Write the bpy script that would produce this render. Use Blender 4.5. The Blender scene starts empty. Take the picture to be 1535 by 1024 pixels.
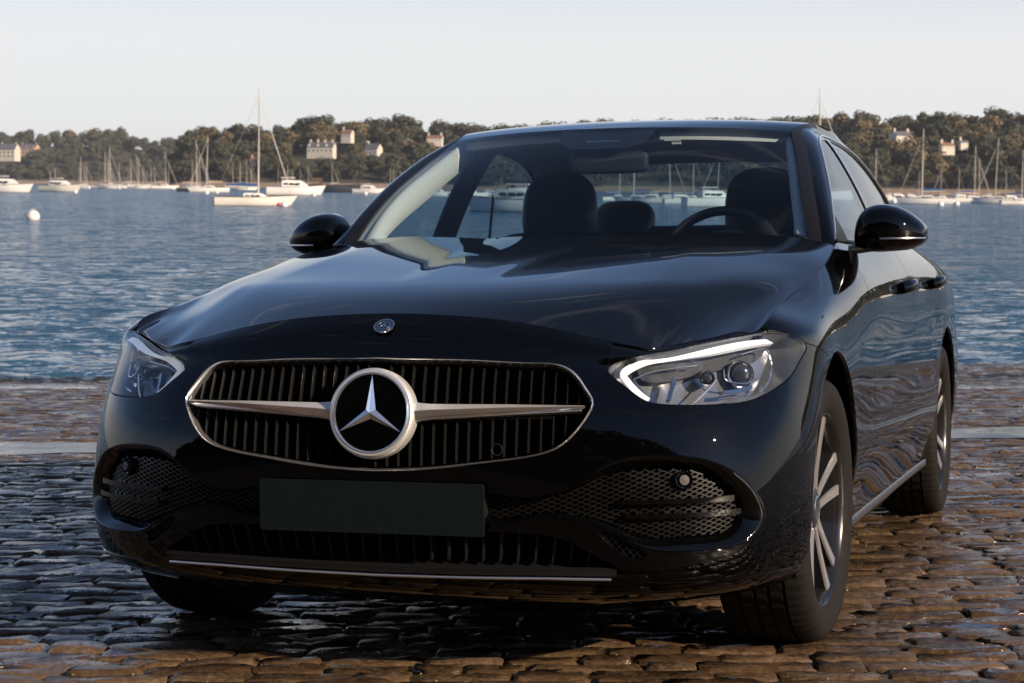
import bpy, bmesh, math, random
import numpy as np
from mathutils import Matrix, Vector
random.seed(7); RNG = np.random.default_rng(11)
SC = bpy.context.scene
COL = SC.collection

# ------------------------------------------------------------------ camera
# car frame: x to the car's left, y rearwards from the nose, z up from the slipway surface
CAMP = np.array([1.632, -4.079, 0.893]); CYAW, CPIT, CROLL = [math.radians(a) for a in (-17.68, -1.66, -0.29)]
FPX, CX, CY = 2975.3, 767.5, 512.0
def axes(yaw, pit, roll):
    f = np.array([math.sin(yaw)*math.cos(pit), math.cos(yaw)*math.cos(pit), math.sin(pit)])
    r = np.array([math.cos(yaw), -math.sin(yaw), 0.0]); u = np.cross(r, f)
    return math.cos(roll)*r + math.sin(roll)*u, -math.sin(roll)*r + math.cos(roll)*u, f
CR, CU, CF = axes(CYAW, CPIT, CROLL)
EYE = 1.90                                   # eye height above the water
HORIZON = 278.3
WR, WU, WF = axes(0.0, math.atan((HORIZON-CY)/FPX), 0.0095)
ROT = np.stack([WR, WU, WF], 1) @ np.stack([CR, CU, CF], 1).T      # car frame -> world
ORG = np.array([0, 0, EYE]) - ROT @ CAMP
MCAR = Matrix([list(ROT[i])+[ORG[i]] for i in range(3)] + [[0, 0, 0, 1]])
cam = bpy.data.cameras.new('camera'); camo = bpy.data.objects.new('camera', cam); COL.objects.link(camo)
camo.matrix_world = Matrix([[WR[i], WU[i], -WF[i], (0, 0, EYE)[i]] for i in range(3)] + [[0, 0, 0, 1]])
cam.sensor_width = 36; cam.lens = FPX/1535*36; cam.clip_start = 0.1; cam.clip_end = 12000
cam.dof.use_dof = True; cam.dof.focus_distance = 4.6; cam.dof.aperture_fstop = 14
SC.camera = camo

# ------------------------------------------------------------------ sky, sun, exposure
SUN_CAR = np.array([0.875, -0.335, 0.352]); SUN_CAR /= np.linalg.norm(SUN_CAR)
SUN = ROT @ SUN_CAR
SUN_EL = math.asin(SUN[2]); SUN_AZ = math.atan2(SUN[0], SUN[1])     # azimuth clockwise from +Y
wd = bpy.data.worlds.new('World'); SC.world = wd; wd.use_nodes = True
wn = wd.node_tree.nodes; wl = wd.node_tree.links; wn.clear()
sky = wn.new('ShaderNodeTexSky'); sky.sky_type = 'NISHITA'; sky.sun_disc = False
sky.sun_elevation = SUN_EL; sky.sun_rotation = SUN_AZ
sky.altitude = 0; sky.air_density = 0.62; sky.dust_density = 0.12; sky.ozone_density = 3.0
bg = wn.new('ShaderNodeBackground'); bg.inputs[1].default_value = 0.105
wo = wn.new('ShaderNodeOutputWorld')
# pale haze veil, thickest at the horizon, with a few faint wisps
tcw = wn.new('ShaderNodeTexCoord'); sx = wn.new('ShaderNodeSeparateXYZ'); wl.new(tcw.outputs['Generated'], sx.inputs[0])
veil = wn.new('ShaderNodeMapRange'); veil.inputs[1].default_value = 0.07; veil.inputs[2].default_value = 0.21; veil.inputs[3].default_value = 0.93; veil.inputs[4].default_value = 0.04; wl.new(sx.outputs[2], veil.inputs[0])
mixv = wn.new('ShaderNodeMix'); mixv.data_type = 'RGBA'; wl.new(veil.outputs[0], mixv.inputs[0]); wl.new(sky.outputs[0], mixv.inputs[6]); mixv.inputs[7].default_value = (6.32, 6.24, 6.14, 1)
cmap = wn.new('ShaderNodeMapping'); cmap.inputs['Scale'].default_value = (5.0, 5.0, 26.0); wl.new(tcw.outputs['Generated'], cmap.inputs[0])
cn = wn.new('ShaderNodeTexNoise'); cn.inputs['Scale'].default_value = 1.0; cn.inputs['Detail'].default_value = 6; wl.new(cmap.outputs[0], cn.inputs['Vector'])
cr = wn.new('ShaderNodeMapRange'); cr.inputs[1].default_value = 0.60; cr.inputs[2].default_value = 0.82; cr.inputs[3].default_value = 0.0; cr.inputs[4].default_value = 0.34; wl.new(cn.outputs[0], cr.inputs[0])
mixc = wn.new('ShaderNodeMix'); mixc.data_type = 'RGBA'; wl.new(cr.outputs[0], mixc.inputs[0]); wl.new(mixv.outputs[2], mixc.inputs[6]); mixc.inputs[7].default_value = (8.0, 7.6, 7.2, 1)
wl.new(mixc.outputs[2], bg.inputs[0]); wl.new(bg.outputs[0], wo.inputs[0])
sl = bpy.data.lights.new('sun', 'SUN'); sl.energy = 5.0; sl.angle = math.radians(0.5); sl.color = (1.0, 0.80, 0.60)
so = bpy.data.objects.new('sun', sl); COL.objects.link(so)
so.rotation_euler = Vector(SUN).to_track_quat('Z', 'Y').to_euler(); so.location = (30, -20, 30)
SC.view_settings.view_transform = 'Standard'; SC.view_settings.look = 'None'
SC.view_settings.exposure = 0.42; SC.view_settings.gamma = 1.0
SC.render.engine = 'CYCLES'
SC.cycles.max_bounces = 10; SC.cycles.transparent_max_bounces = 16; SC.cycles.glossy_bounces = 5
SC.cycles.caustics_reflective = False; SC.cycles.caustics_refractive = False
# ------------------------------------------------------------------ helpers
def proj(X):
    d = np.asarray(X, float)-CAMP; z = d @ CF
    return np.stack([CX+FPX*(d @ CR)/z, CY-FPX*(d @ CU)/z], -1)
def ray(p): return CF + CR*(p[0]-CX)/FPX - CU*(p[1]-CY)/FPX
def at(p, x=None, y=None, z=None):
    d = ray(p); k = 0 if x is not None else 1 if y is not None else 2
    return CAMP + d*([x, y, z][k]-CAMP[k])/d[k]
def wray(p): return WF + WR*(p[0]-CX)/FPX - WU*(p[1]-CY)/FPX
def wat(p, dist):                      # world point on the pixel's ray at a given forward distance
    return np.array([0, 0, EYE]) + wray(p)*dist
def won(p, z=0.0):                     # world point where the pixel's ray meets a level
    d = wray(p); return np.array([0, 0, EYE]) + d*(z-EYE)/d[2]

def nbasis(t, q):
    """natural cubic spline operator: values at knots t -> values at q"""
    t = np.asarray(t, float); q = np.asarray(q, float); n = len(t); h = np.diff(t)
    A = np.eye(n); B = np.zeros((n, n))
    for i in range(1, n-1):
        A[i, i-1] = h[i-1]; A[i, i] = 2*(h[i-1]+h[i]); A[i, i+1] = h[i]
        B[i, i-1] = 6/h[i-1]; B[i, i] = -6/h[i-1]-6/h[i]; B[i, i+1] = 6/h[i]
    M2 = np.linalg.solve(A, B)
    k = np.clip(np.searchsorted(t, q)-1, 0, n-2); hh = h[k]; a = (t[k+1]-q)/hh; b = (q-t[k])/hh
    E = np.zeros((len(q), n)); r = np.arange(len(q))
    E[r, k] += a; E[r, k+1] += b
    E += ((a**3-a)*hh**2/6)[:, None]*M2[k] + ((b**3-b)*hh**2/6)[:, None]*M2[k+1]
    return E
def spl(t, P, q): return nbasis(t, q) @ np.asarray(P, float)
def curve(P, n, closed=False):
    """smooth curve through points, n samples, chord length parameter"""
    P = np.asarray(P, float)
    if closed:
        P = np.vstack([P[-3:], P, P[:3]])
    s = np.concatenate([[0], np.cumsum(np.linalg.norm(np.diff(P, axis=0), axis=1))])
    if closed: return spl(s, P, np.linspace(s[3], s[-3], n, endpoint=False))
    return spl(s, P, np.linspace(0, s[-1], n))
def poly(P, n):
    P = np.asarray(P, float)
    s = np.concatenate([[0], np.cumsum(np.linalg.norm(np.diff(P, axis=0), axis=1))]); q = np.linspace(0, s[-1], n)
    return np.stack([np.interp(q, s, P[:, k]) for k in range(P.shape[1])], 1)
def gridnormals(X):
    du = np.gradient(X, axis=0); dv = np.gradient(X, axis=1)
    n = np.cross(du, dv); l = np.linalg.norm(n, axis=-1, keepdims=True); return n/np.maximum(l, 1e-12)
def sdf(poly_, P):
    """signed distance (positive inside) of 2-D points to closed polyline"""
    V = np.asarray(poly_, float); W = np.roll(V, -1, 0); P = np.asarray(P, float); sh = P.shape[:-1]; Q = P.reshape(-1, 2)
    best = np.full(len(Q), 1e9); ins = np.zeros(len(Q), bool)
    for a, b in zip(V, W):
        e = b-a; L = e @ e
        if L < 1e-14: continue
        w = Q-a; t = np.clip((w @ e)/L, 0, 1); d = np.linalg.norm(w-t[:, None]*e, axis=1); best = np.minimum(best, d)
        c = ((a[1] <= Q[:, 1]) & (b[1] > Q[:, 1])) | ((b[1] <= Q[:, 1]) & (a[1] > Q[:, 1]))
        if c.any():
            xi = a[0]+(Q[:, 1]-a[1])/(b[1]-a[1] if b[1] != a[1] else 1)*e[0]; ins ^= c & (Q[:, 0] < xi)
    return np.where(ins, best, -best).reshape(sh)

MATS = {}
def mesh(name, V, F, mat=None, parent=None, normals=None, smooth=True):
    me = bpy.data.meshes.new(name); me.from_pydata([tuple(map(float, v)) for v in V], [], [tuple(map(int, f)) for f in F]); me.update()
    if smooth: me.polygons.foreach_set('use_smooth', [True]*len(me.polygons))
    if mat: me.materials.append(MATS[mat])
    if normals is not None: me.normals_split_custom_set_from_vertices([tuple(map(float, n)) for n in normals])
    o = bpy.data.objects.new(name, me); COL.objects.link(o)
    if parent is not None: o.parent = parent
    return o
def tag(o, label=None, cat=None, group=None, kind=None):
    for k, v in (('label', label), ('category', cat), ('group', group), ('kind', kind)):
        if v: o[k] = v
    return o
def empty(name, loc=(0, 0, 0), rz=0.0, mat=None, parent=None):
    o = bpy.data.objects.new(name, None); COL.objects.link(o); o.empty_display_size = 0.1
    if mat is not None: o.matrix_world = mat
    else: o.location = loc; o.rotation_euler = (0, 0, rz)
    if parent is not None: o.parent = parent
    return o

class MB:
    """collects simple shapes into one mesh"""
    def __init__(s): s.V = []; s.F = []
    def add(s, V, F):
        b = len(s.V); s.V += [tuple(map(float, v)) for v in V]; s.F += [tuple(int(i)+b for i in f) for f in F]; return s
    def grid(s, X, close_u=False, flip=False):
        nu, nv = X.shape[:2]; F = []
        for i in range(nu if close_u else nu-1):
            for j in range(nv-1):
                a, b, c, d = i*nv+j, ((i+1) % nu)*nv+j, ((i+1) % nu)*nv+j+1, i*nv+j+1
                F.append((a, d, c, b) if flip else (a, b, c, d))
        return s.add(X.reshape(-1, 3), F)
    def box(s, c, d, rot=None):
        x, y, z = [k/2 for k in d]
        V = np.array([(-x, -y, -z), (x, -y, -z), (x, y, -z), (-x, y, -z), (-x, -y, z), (x, -y, z), (x, y, z), (-x, y, z)])
        if rot is not None: V = V @ np.asarray(rot).T
        return s.add(V+np.asarray(c), [(0, 3, 2, 1), (4, 5, 6, 7), (0, 1, 5, 4), (1, 2, 6, 5), (2, 3, 7, 6), (3, 0, 4, 7)])
    def tube(s, P, r, n=8, cap=True, up=(0, 0, 1), ry=None):
        P = np.asarray(P, float); m = len(P); r = np.broadcast_to(r, (m,)); ry = r if ry is None else np.broadcast_to(ry, (m,))
        T = np.gradient(P, axis=0); T /= np.maximum(np.linalg.norm(T, axis=1, keepdims=True), 1e-9)
        U = np.array(up, float); R_ = []
        for k in range(m):
            a = np.cross(T[k], U); l = np.linalg.norm(a)
            if l < 1e-4: a = np.cross(T[k], (1, 0.2, 0)); l = np.linalg.norm(a)
            a /= l; b = np.cross(a, T[k])
            R_.append([P[k]+a*r[k]*math.cos(q)+b*ry[k]*math.sin(q) for q in np.linspace(0, 2*math.pi, n, endpoint=False)])
        b0 = len(s.V); X = np.array(R_); F = []
        for k in range(m-1):
            for q in range(n): F.append((k*n+q, k*n+(q+1) % n, (k+1)*n+(q+1) % n, (k+1)*n+q))
        if cap: F.append(tuple(range(n-1, -1, -1))); F.append(tuple((m-1)*n+q for q in range(n)))
        return s.add(X.reshape(-1, 3), F)
    def lathe(s, prof, n=48, axis='x', c=(0, 0, 0)):
        """profile (radius, along) spun round an axis"""
        A = np.linspace(0, 2*math.pi, n, endpoint=False); X = np.zeros((n, len(prof), 3))
        for j, (r, h) in enumerate(prof):
            if axis == 'x': X[:, j] = np.stack([np.full(n, h), r*np.cos(A), r*np.sin(A)], 1)
            elif axis == 'y': X[:, j] = np.stack([r*np.cos(A), np.full(n, h), r*np.sin(A)], 1)
            else: X[:, j] = np.stack([r*np.cos(A), r*np.sin(A), np.full(n, h)], 1)
        return s.grid(X+np.asarray(c), close_u=True)
    def prism(s, outline, axis, lo, hi):
        """closed 2-D outline extruded along an axis"""
        n = len(outline); V = []
        for h in (lo, hi):
            for a, b in outline: V.append({'x': (h, a, b), 'y': (a, h, b), 'z': (a, b, h)}[axis])
        F = [tuple(range(n)), tuple(range(2*n-1, n-1, -1))]+[(i, i+n, (i+1) % n+n, (i+1) % n) for i in range(n)]
        return s.add(V, F)
    def mirror(s):
        m = MB(); m.V = [(-x, y, z) for x, y, z in s.V]; m.F = [tuple(reversed(f)) for f in s.F]; return m
    def build(s, name, mat, parent=None, smooth=True, angle=None):
        o = mesh(name, s.V, s.F, mat, parent, None, smooth)
        bm = bmesh.new(); bm.from_mesh(o.data); bmesh.ops.recalc_face_normals(bm, faces=bm.faces); bm.to_mesh(o.data); bm.free()
        if smooth: o.data.set_sharp_from_angle(angle=math.radians(angle or 38))
        return o

def trimmed(name, X, N, fields, mat, parent, flange=0.012, mirror_x=False, roundr=0.0012, flip=False, fmat=None):
    """dense surface grid X with normals N, kept where every field > 0; cut edges land exactly on the outline and are folded inwards"""
    nu, nv = X.shape[:2]; nf = len(fields)
    Fd = np.stack([np.asarray(f, float).ravel() for f in fields], 1) if nf else np.ones((nu*nv, 1))
    V = X.reshape(-1, 3); Nn = N.reshape(-1, 3)
    idx = np.arange(nu*nv).reshape(nu, nv)
    q = np.stack([idx[:-1, :-1], idx[1:, :-1], idx[1:, 1:], idx[:-1, 1:]], -1).reshape(-1, 4)
    pos = (Fd > 0); allin = pos[q].all(1).all(1); anyout = (~pos)[q].all(1).any(1)
    faces = [list(f) for f in q[allin]]
    AV = [V]; AN = [Nn]; AF = [Fd]; base = nu*nv; cache = {}; exV = []; exN = []; exF = []
    def val(i, k): return Fd[i, k] if i < nu*nv else exF[i-nu*nv][k]
    def getv(i): return (V[i], Nn[i], Fd[i]) if i < nu*nv else (exV[i-nu*nv], exN[i-nu*nv], exF[i-nu*nv])
    for f in q[(~allin) & (~anyout)]:
        pg = list(f)
        for k in range(nf):
            out = []; m = len(pg)
            for a in range(m):
                i, j = pg[a], pg[(a+1) % m]; vi, vj = val(i, k), val(j, k)
                if vi > 0: out.append(i)
                if (vi > 0) != (vj > 0):
                    key = (min(i, j), max(i, j), k)
                    if key not in cache:
                        t = vi/(vi-vj) if i < j else vj/(vj-vi)
                        p, r_ = (getv(i), getv(j)) if i < j else (getv(j), getv(i))
                        exV.append(p[0]+(r_[0]-p[0])*t); nn = p[1]+(r_[1]-p[1])*t; exN.append(nn/np.linalg.norm(nn)); ff = p[2]+(r_[2]-p[2])*t; ff[k] = 0; exF.append(ff)
                        cache[key] = nu*nv+len(exV)-1
                    out.append(cache[key])
            pg = out
            if len(pg) < 3: break
        if len(pg) >= 3: faces.append(pg)
    VV = np.vstack([V]+([np.array(exV)] if exV else [])); NN = np.vstack([Nn]+([np.array(exN)] if exN else []))
    used = np.unique(np.concatenate([np.array(f) for f in faces])); mp = -np.ones(len(VV), int); mp[used] = np.arange(len(used))
    VV = VV[used]; NN = NN[used]; faces = [[mp[i] for i in f] for f in faces]
    if flange:
        cnt = {}
        for f in faces:
            for a in range(len(f)):
                i, j = f[a], f[(a+1) % len(f)]; cnt[(min(i, j), max(i, j))] = cnt.get((min(i, j), max(i, j)), 0)+1
        bed = []
        for f in faces:
            for a in range(len(f)):
                i, j = f[a], f[(a+1) % len(f)]
                if cnt[(min(i, j), max(i, j))] == 1: bed.append((i, j))
        outd = {}
        for i, j in bed:
            e = VV[j]-VV[i]; l = np.linalg.norm(e)
            if l < 1e-9: continue
            o = np.cross(e/l, (NN[i]+NN[j])/2)
            # orientation of grid normal may be opposite to face winding: decide by the face
            outd.setdefault(i, []).append(o); outd.setdefault(j, []).append(o)
        sgn = 1.0
        f0 = faces[len(faces)//2]; fn = np.cross(VV[f0[1]]-VV[f0[0]], VV[f0[2]]-VV[f0[0]])
        if fn @ NN[f0[0]] < 0: sgn = -1.0
        ring1 = {}; ring2 = {}; newV = []; newN = []; b = len(VV)
        for i, os in outd.items():
            o = sgn*np.sum(os, 0); l = np.linalg.norm(o); o = o/l if l > 1e-9 else o
            newV.append(VV[i]+o*roundr*0.7-NN[i]*roundr); nn = o*0.8+NN[i]*0.6; newN.append(nn/np.linalg.norm(nn)); ring1[i] = b; b += 1
            newV.append(VV[i]+o*roundr-NN[i]*flange); newN.append(o if l > 1e-9 else NN[i]); ring2[i] = b; b += 1
        for i, j in bed:
            if i in ring1 and j in ring1:
                faces.append([j, i, ring1[i], ring1[j]]); faces.append([ring1[j], ring1[i], ring2[i], ring2[j]])
        if newV: VV = np.vstack([VV, newV]); NN = np.vstack([NN, newN])
    f0 = faces[0]; fn = np.cross(VV[f0[1]]-VV[f0[0]], VV[f0[2]]-VV[f0[0]])
    if fn @ NN[f0[0]] < 0: faces = [list(reversed(f)) for f in faces]
    if mirror_x:
        VV = VV*np.array([-1, 1, 1]); NN = NN*np.array([-1, 1, 1]); faces = [list(reversed(f)) for f in faces]
    return mesh(name, VV, faces, mat, parent, NN)

# ------------------------------------------------------------------ materials
def material(name):
    m = bpy.data.materials.new(name); m.use_nodes = True; nt = m.node_tree
    b = nt.nodes.get('Principled BSDF'); MATS[name] = m; return m, nt, b
def simple(name, col, rough=0.5, metal=0.0, coat=0.0, spec=0.5, coat_rough=0.03, var=0.0, vscale=30.0, rvar=0.0):
    m, nt, b = material(name)
    b.inputs['Base Color'].default_value = (*col, 1); b.inputs['Roughness'].default_value = rough
    b.inputs['Metallic'].default_value = metal; b.inputs['Coat Weight'].default_value = coat; b.inputs['Coat Roughness'].default_value = coat_rough
    b.inputs['Specular IOR Level'].default_value = spec
    if var or rvar:
        tc = nt.nodes.new('ShaderNodeTexCoord'); nz = nt.nodes.new('ShaderNodeTexNoise'); nz.inputs['Scale'].default_value = vscale; nz.inputs['Detail'].default_value = 5
        nt.links.new(tc.outputs['Object'], nz.inputs['Vector'])
        if var:
            mx = nt.nodes.new('ShaderNodeMix'); mx.data_type = 'RGBA'
            mx.inputs[6].default_value = (*[c*(1-var) for c in col], 1); mx.inputs[7].default_value = (*[min(1, c*(1+var)) for c in col], 1)
            nt.links.new(nz.outputs[0], mx.inputs[0]); nt.links.new(mx.outputs[2], b.inputs['Base Color'])
        if rvar:
            mr = nt.nodes.new('ShaderNodeMapRange'); mr.inputs[1].default_value = 0.3; mr.inputs[2].default_value = 0.7
            mr.inputs[3].default_value = max(0.02, rough-rvar); mr.inputs[4].default_value = min(1, rough+rvar)
            nt.links.new(nz.outputs[0], mr.inputs[0]); nt.links.new(mr.outputs[0], b.inputs['Roughness'])
    return m
def clear_glass(name, tint, ior=1.5, rough=0.0):
    """thin pane: fresnel reflection over tinted see-through"""
    m, nt, b = material(name); nt.nodes.remove(b); out = nt.nodes['Material Output']
    fr = nt.nodes.new('ShaderNodeFresnel'); ge = nt.nodes.new('ShaderNodeNewGeometry'); io = nt.nodes.new('ShaderNodeMapRange'); io.inputs[3].default_value = ior; io.inputs[4].default_value = 1/ior   # same reflectance from both faces
    nt.links.new(ge.outputs['Backfacing'], io.inputs[0]); nt.links.new(io.outputs[0], fr.inputs[0])
    tr = nt.nodes.new('ShaderNodeBsdfTransparent'); tr.inputs[0].default_value = (*tint, 1)
    gl = nt.nodes.new('ShaderNodeBsdfGlossy'); gl.inputs['Roughness'].default_value = rough
    mx = nt.nodes.new('ShaderNodeMixShader'); nt.links.new(fr.outputs[0], mx.inputs[0]); nt.links.new(tr.outputs[0], mx.inputs[1]); nt.links.new(gl.outputs[0], mx.inputs[2])
    nt.links.new(mx.outputs[0], out.inputs[0]); return m
simple('paint', (0.0009, 0.0009, 0.0011), 0.008, 0.0, 0.0, 0.34)
simple('gloss_black', (0.0016, 0.0016, 0.0017), 0.05, spec=.4)
simple('trim_black', (0.008, 0.008, 0.0085), 0.42, var=0.3, vscale=200)
simple('mesh_black', (0.005, 0.0045, 0.004), 0.36, spec=.28, rvar=0.1)
simple('void', (0.002, 0.002, 0.002), 0.9, spec=0.1)
simple('chrome', (0.88, 0.88, 0.89), 0.10, 0.92, rvar=0.03)
simple('satin_silver', (0.82, 0.81, 0.79), 0.34, 0.6, rvar=0.05)
simple('bright_silver', (0.62, 0.62, 0.63), 0.22, 1.0)
simple('dark_grey_metal', (0.05, 0.05, 0.055), 0.3, 0.6)
simple('disc_steel', (0.35, 0.34, 0.33), 0.35, 1.0, var=0.15, vscale=60)
simple('plate', (0.0028, 0.0066, 0.0074), 0.6, spec=.22)
simple('cabin_dark', (0.012, 0.013, 0.015), 0.6, var=0.2, vscale=40)
simple('cabin_light', (0.62, 0.58, 0.52), 0.85, var=0.06, vscale=80)
simple('leather', (0.014, 0.014, 0.016), 0.45, rvar=0.1, vscale=120)
simple('mirror_glass', (0.8, 0.8, 0.82), 0.02, 1.0)
simple('lamp_white', (0.75, 0.77, 0.80), 0.22, 0.0, 1.0)
simple('lamp_grey', (0.36, 0.37, 0.39), 0.18, 0.75)
clear_glass('windscreen', (0.72, 0.84, 0.90))
clear_glass('window_glass', (0.52, 0.66, 0.74), 1.6)
clear_glass('lens', (0.93, 0.95, 0.97), 1.45)
simple('slat', (0.17, 0.17, 0.175), 0.16, 0.95)
simple('dark_chrome', (0.40, 0.41, 0.43), 0.14, 1.0)
simple('projector', (0.03, 0.035, 0.04), 0.03, 0.0, 1.0)
simple('badge_blue', (0.01, 0.02, 0.05), 0.2, 0, 1)
simple('sensor_grey', (0.035, 0.033, 0.031), 0.5)
simple('rubber', (0.0115, 0.0098, 0.0085), 0.75, spec=0.2, var=0.25, vscale=35, rvar=0.1)
simple('rim_dark', (0.018, 0.018, 0.02), 0.25, 0.3, 0.5)
simple('spoke_face', (0.60, 0.59, 0.58), 0.30, 0.75, 0.3)
m, nt, b = material('drl'); b.inputs['Base Color'].default_value = (.8, .82, .85, 1); b.inputs['Roughness'].default_value = .3; b.inputs['Emission Color'].default_value = (1, 1, 1, 1); b.inputs['Emission Strength'].default_value = .18
# ------------------------------------------------------------------ car: master surfaces
FXS = [0, .15, .30, .45, .56, .625, .66, .695, .78, .86, .92]                 # front stations as part of the half width
FYS = [.60, .78, 1.0]                                             # corner stations as part of the corner length
ROWS = [(.165, .185, 2.6, .79), (.212, .082, 3.3, .866), (.262, .042, 3.3, .897), (.345, .022, 3.2, .908), (.455, .016, 3.05, .911),
        (.555, .020, 2.85, .910), (.640, .034, 2.6, .907), (.700, .048, 2.4, .903)]
TOPF = [(0, .13, .827), (.135, .133, .823), (.27, .141, .811), (.40, .153, .788), (.505, .167, .764), (.562, .178, .7525), (.588, .190, .7478), (.612, .211, .7495), (.655, .252, .759),
        (.712, .313, .771), (.762, .375, .781), (.793, .412, .787), (.8065, .47, .812), (.803, .635, .8385)]
BULGE = [.015, .015, .0145, .014, .0135, .013, .013, .0125, .012, .012, .014, .017, .020, .022]
SIDE_Y = [.95, 1.25, 1.45, 1.6, 1.8, 2.3, 2.8, 3.3, 3.75, 4.1]
_door = [.80, .853, .868, .888, .9080, .9070, .9048, .9008, .882]
SIDE_X = {.95: [.80, .868, .885, .897, .904, .908, .907, .899, .870], 1.25: [.80, .859, .875, .892, .9055, .9065, .9055, .901, .879], 1.45: [.80, .855, .869, .889, .9075, .9070, .9050, .901, .881], 1.6: _door, 1.8: _door, 2.3: _door, 2.8: _door,
          3.3: [.80, .858, .873, .891, .908, .908, .9068, .9035, .885], 3.75: [.80, .866, .883, .898, .908, .912, .912, .908, .884], 4.1: [.79, .86, .88, .895, .903, .906, .904, .896, .866]}
SIDE_Z = [.17, .21, .275, .36, .45, .55, .66, .76]
SIDE_Z8 = {.95: .838, 1.25: .862, 1.45: .882, 1.6: .889, 1.8: .893, 2.3: .898, 2.8: .902, 3.3: .908, 3.75: .912, 4.1: .912}
SIDE_T = {.95: (.812, .893), 1.25: (.8165, .945), 1.45: (.804, .980), 1.6: (.792, 1.002), 1.8: (.791, 1.010), 2.3: (.812, 1.008), 2.8: (.816, 1.010), 3.3: (.804, 1.014), 3.75: (.778, 1.022), 4.1: (.74, 1.02)}
REAR = [(4.42, .965), (4.58, .88), (4.68, .72), (4.735, .45), (4.75, .2), (4.752, 0)]
def build_W():
    cols = []
    nfr = len(FXS)+len(FYS); b = .66
    for k in range(nfr):
        col = []
        for j, (z, yf, n, a) in enumerate(ROWS):
            if k < len(FXS):
                fx = FXS[k]; x = a*fx; y = yf+b*(1-(1-fx**n)**(1/n))
            else:
                fy = FYS[k-len(FXS)]; y = yf+b*fy; x = a*(1-(1-fy)**n)**(1/n)
            w = np.clip((y-.2)/.6, 0, 1); w = w*w*(3-2*w)
            col.append(np.array([x, y, z+(SIDE_Z[j]-z)*w]))
        T = np.array(TOPF[k]); S = col[-1]
        # rows near the top follow the top curve where it comes down to the lamp
        if S[2] > T[2]-.055:
            col[-1] = S = S+np.array([0, 0, T[2]-.055-S[2]])
            col[-2] = col[-2]+np.array([0, 0, min(0, S[2]-.055-col[-2][2])])
        out = np.array([S[0]*.8, -(1-min(1, S[0]/.9)**2)*1.0-.15, 0]); out /= np.linalg.norm(out)
        col.append(S+(T-S)*.58+out*BULGE[k]+np.array([0, 0, .004])); col.append(T); cols.append(col)
    for y in SIDE_Y:
        col = [np.array([x, y, z]) for x, z in zip(SIDE_X[y][:8], SIDE_Z)]
        col.append(np.array([SIDE_X[y][8], y, SIDE_Z8[y]])); tx, tz = SIDE_T[y]; col.append(np.array([tx, y, tz])); cols.append(col)
    last = cols[-1]
    for y, s in REAR:
        col = []
        for p in last:
            d = .06 if p[2] > .95 else (.05 if p[2] < .22 else 0)
            col.append(np.array([p[0]*s, y-d*(1 if s < .9 else .4), p[2]+(.0 if p[2] < .95 else .02*(1-s))]))
        cols.append(col)
    return np.array(cols)                    # stations x rows x 3
WC = build_W()
_m = WC[:, 5]; TST = np.concatenate([[0], np.cumsum(np.linalg.norm(np.diff(_m, axis=0), axis=1))])
_full = np.concatenate([WC[:0:-1]*np.array([-1, 1, 1]), WC]); _tf = np.concatenate([-TST[:0:-1], TST])
VST = np.concatenate([[0], np.cumsum(np.mean(np.linalg.norm(np.diff(WC, axis=1), axis=2), axis=0))])
def Wgrid(tq, vq):
    return np.einsum('ai,ijk,bj->abk', nbasis(_tf, tq), _full, nbasis(VST, vq))
VMAX = VST[-1]
def t_of_y(y):                               # ring parameter of a side station
    k = np.argsort(WC[:, 5, 1]); return float(np.interp(y, WC[k, 5, 1], TST[k]))
# lookup grid of the front and the visible side
_LT = np.arange(0, t_of_y(4.0), .006); _LV = np.linspace(0, VMAX, 170); _LG = Wgrid(_LT, _LV); _LN = gridnormals(_LG)
if _LN[0, 60, 1] > 0: _LN = -_LN
NSIGN = 1 if np.sign(gridnormals(Wgrid(np.array([0, .01, .02]), _LV[58:62]))[1, 1, 1]) < 0 else -1
_LP = proj(_LG); _LVIS = ((_LG-CAMP)*_LN).sum(-1) < 0
def pixW(p, tmax=9, tmin=-1):
    """surface parameters (t, z) of the point of the body seen at a pixel"""
    d = ((_LP-np.array(p))**2).sum(-1); d = np.where(_LVIS & (_LT[:, None] < tmax) & (_LT[:, None] > tmin), d, 1e12)
    i, j = np.unravel_index(np.argmin(d), d.shape); i = min(max(i, 1), len(_LT)-2); j = min(max(j, 1), len(_LV)-2)
    J = np.stack([(_LP[i+1, j]-_LP[i-1, j])/2, (_LP[i, j+1]-_LP[i, j-1])/2], 1)
    try: s = np.clip(np.linalg.solve(J, np.array(p)-_LP[i, j]), -1.5, 1.5)
    except Exception: s = (0, 0)
    X = _LG[i, j]+s[0]*(_LG[i+1, j]-_LG[i-1, j])/2+s[1]*(_LG[i, j+1]-_LG[i, j-1])/2
    return np.array([_LT[i]+s[0]*.006, X[2]])
def Wp(t, z, depth=0.0):
    """body point at ring parameter t (negative = other side) and height z, sunk by depth"""
    t = np.atleast_1d(np.asarray(t, float)); z = np.broadcast_to(np.asarray(z, float), t.shape); depth = np.broadcast_to(depth, t.shape); out = np.zeros((len(t), 3))
    for k in range(len(t)):
        a = abs(t[k])/.006; i = min(int(a), len(_LT)-2); f = a-i
        C = _LG[i]*(1-f)+_LG[i+1]*f; N = _LN[i]*(1-f)+_LN[i+1]*f
        j = np.interp(z[k], C[:, 2], np.arange(len(C))); 
        p = np.array([np.interp(j, np.arange(len(C)), C[:, m]) for m in range(3)]); n = np.array([np.interp(j, np.arange(len(C)), N[:, m]) for m in range(3)])
        p = p-n/np.linalg.norm(n)*depth[k]
        out[k] = p*np.array([-1 if t[k] < 0 else 1, 1, 1])
    return out

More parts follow.
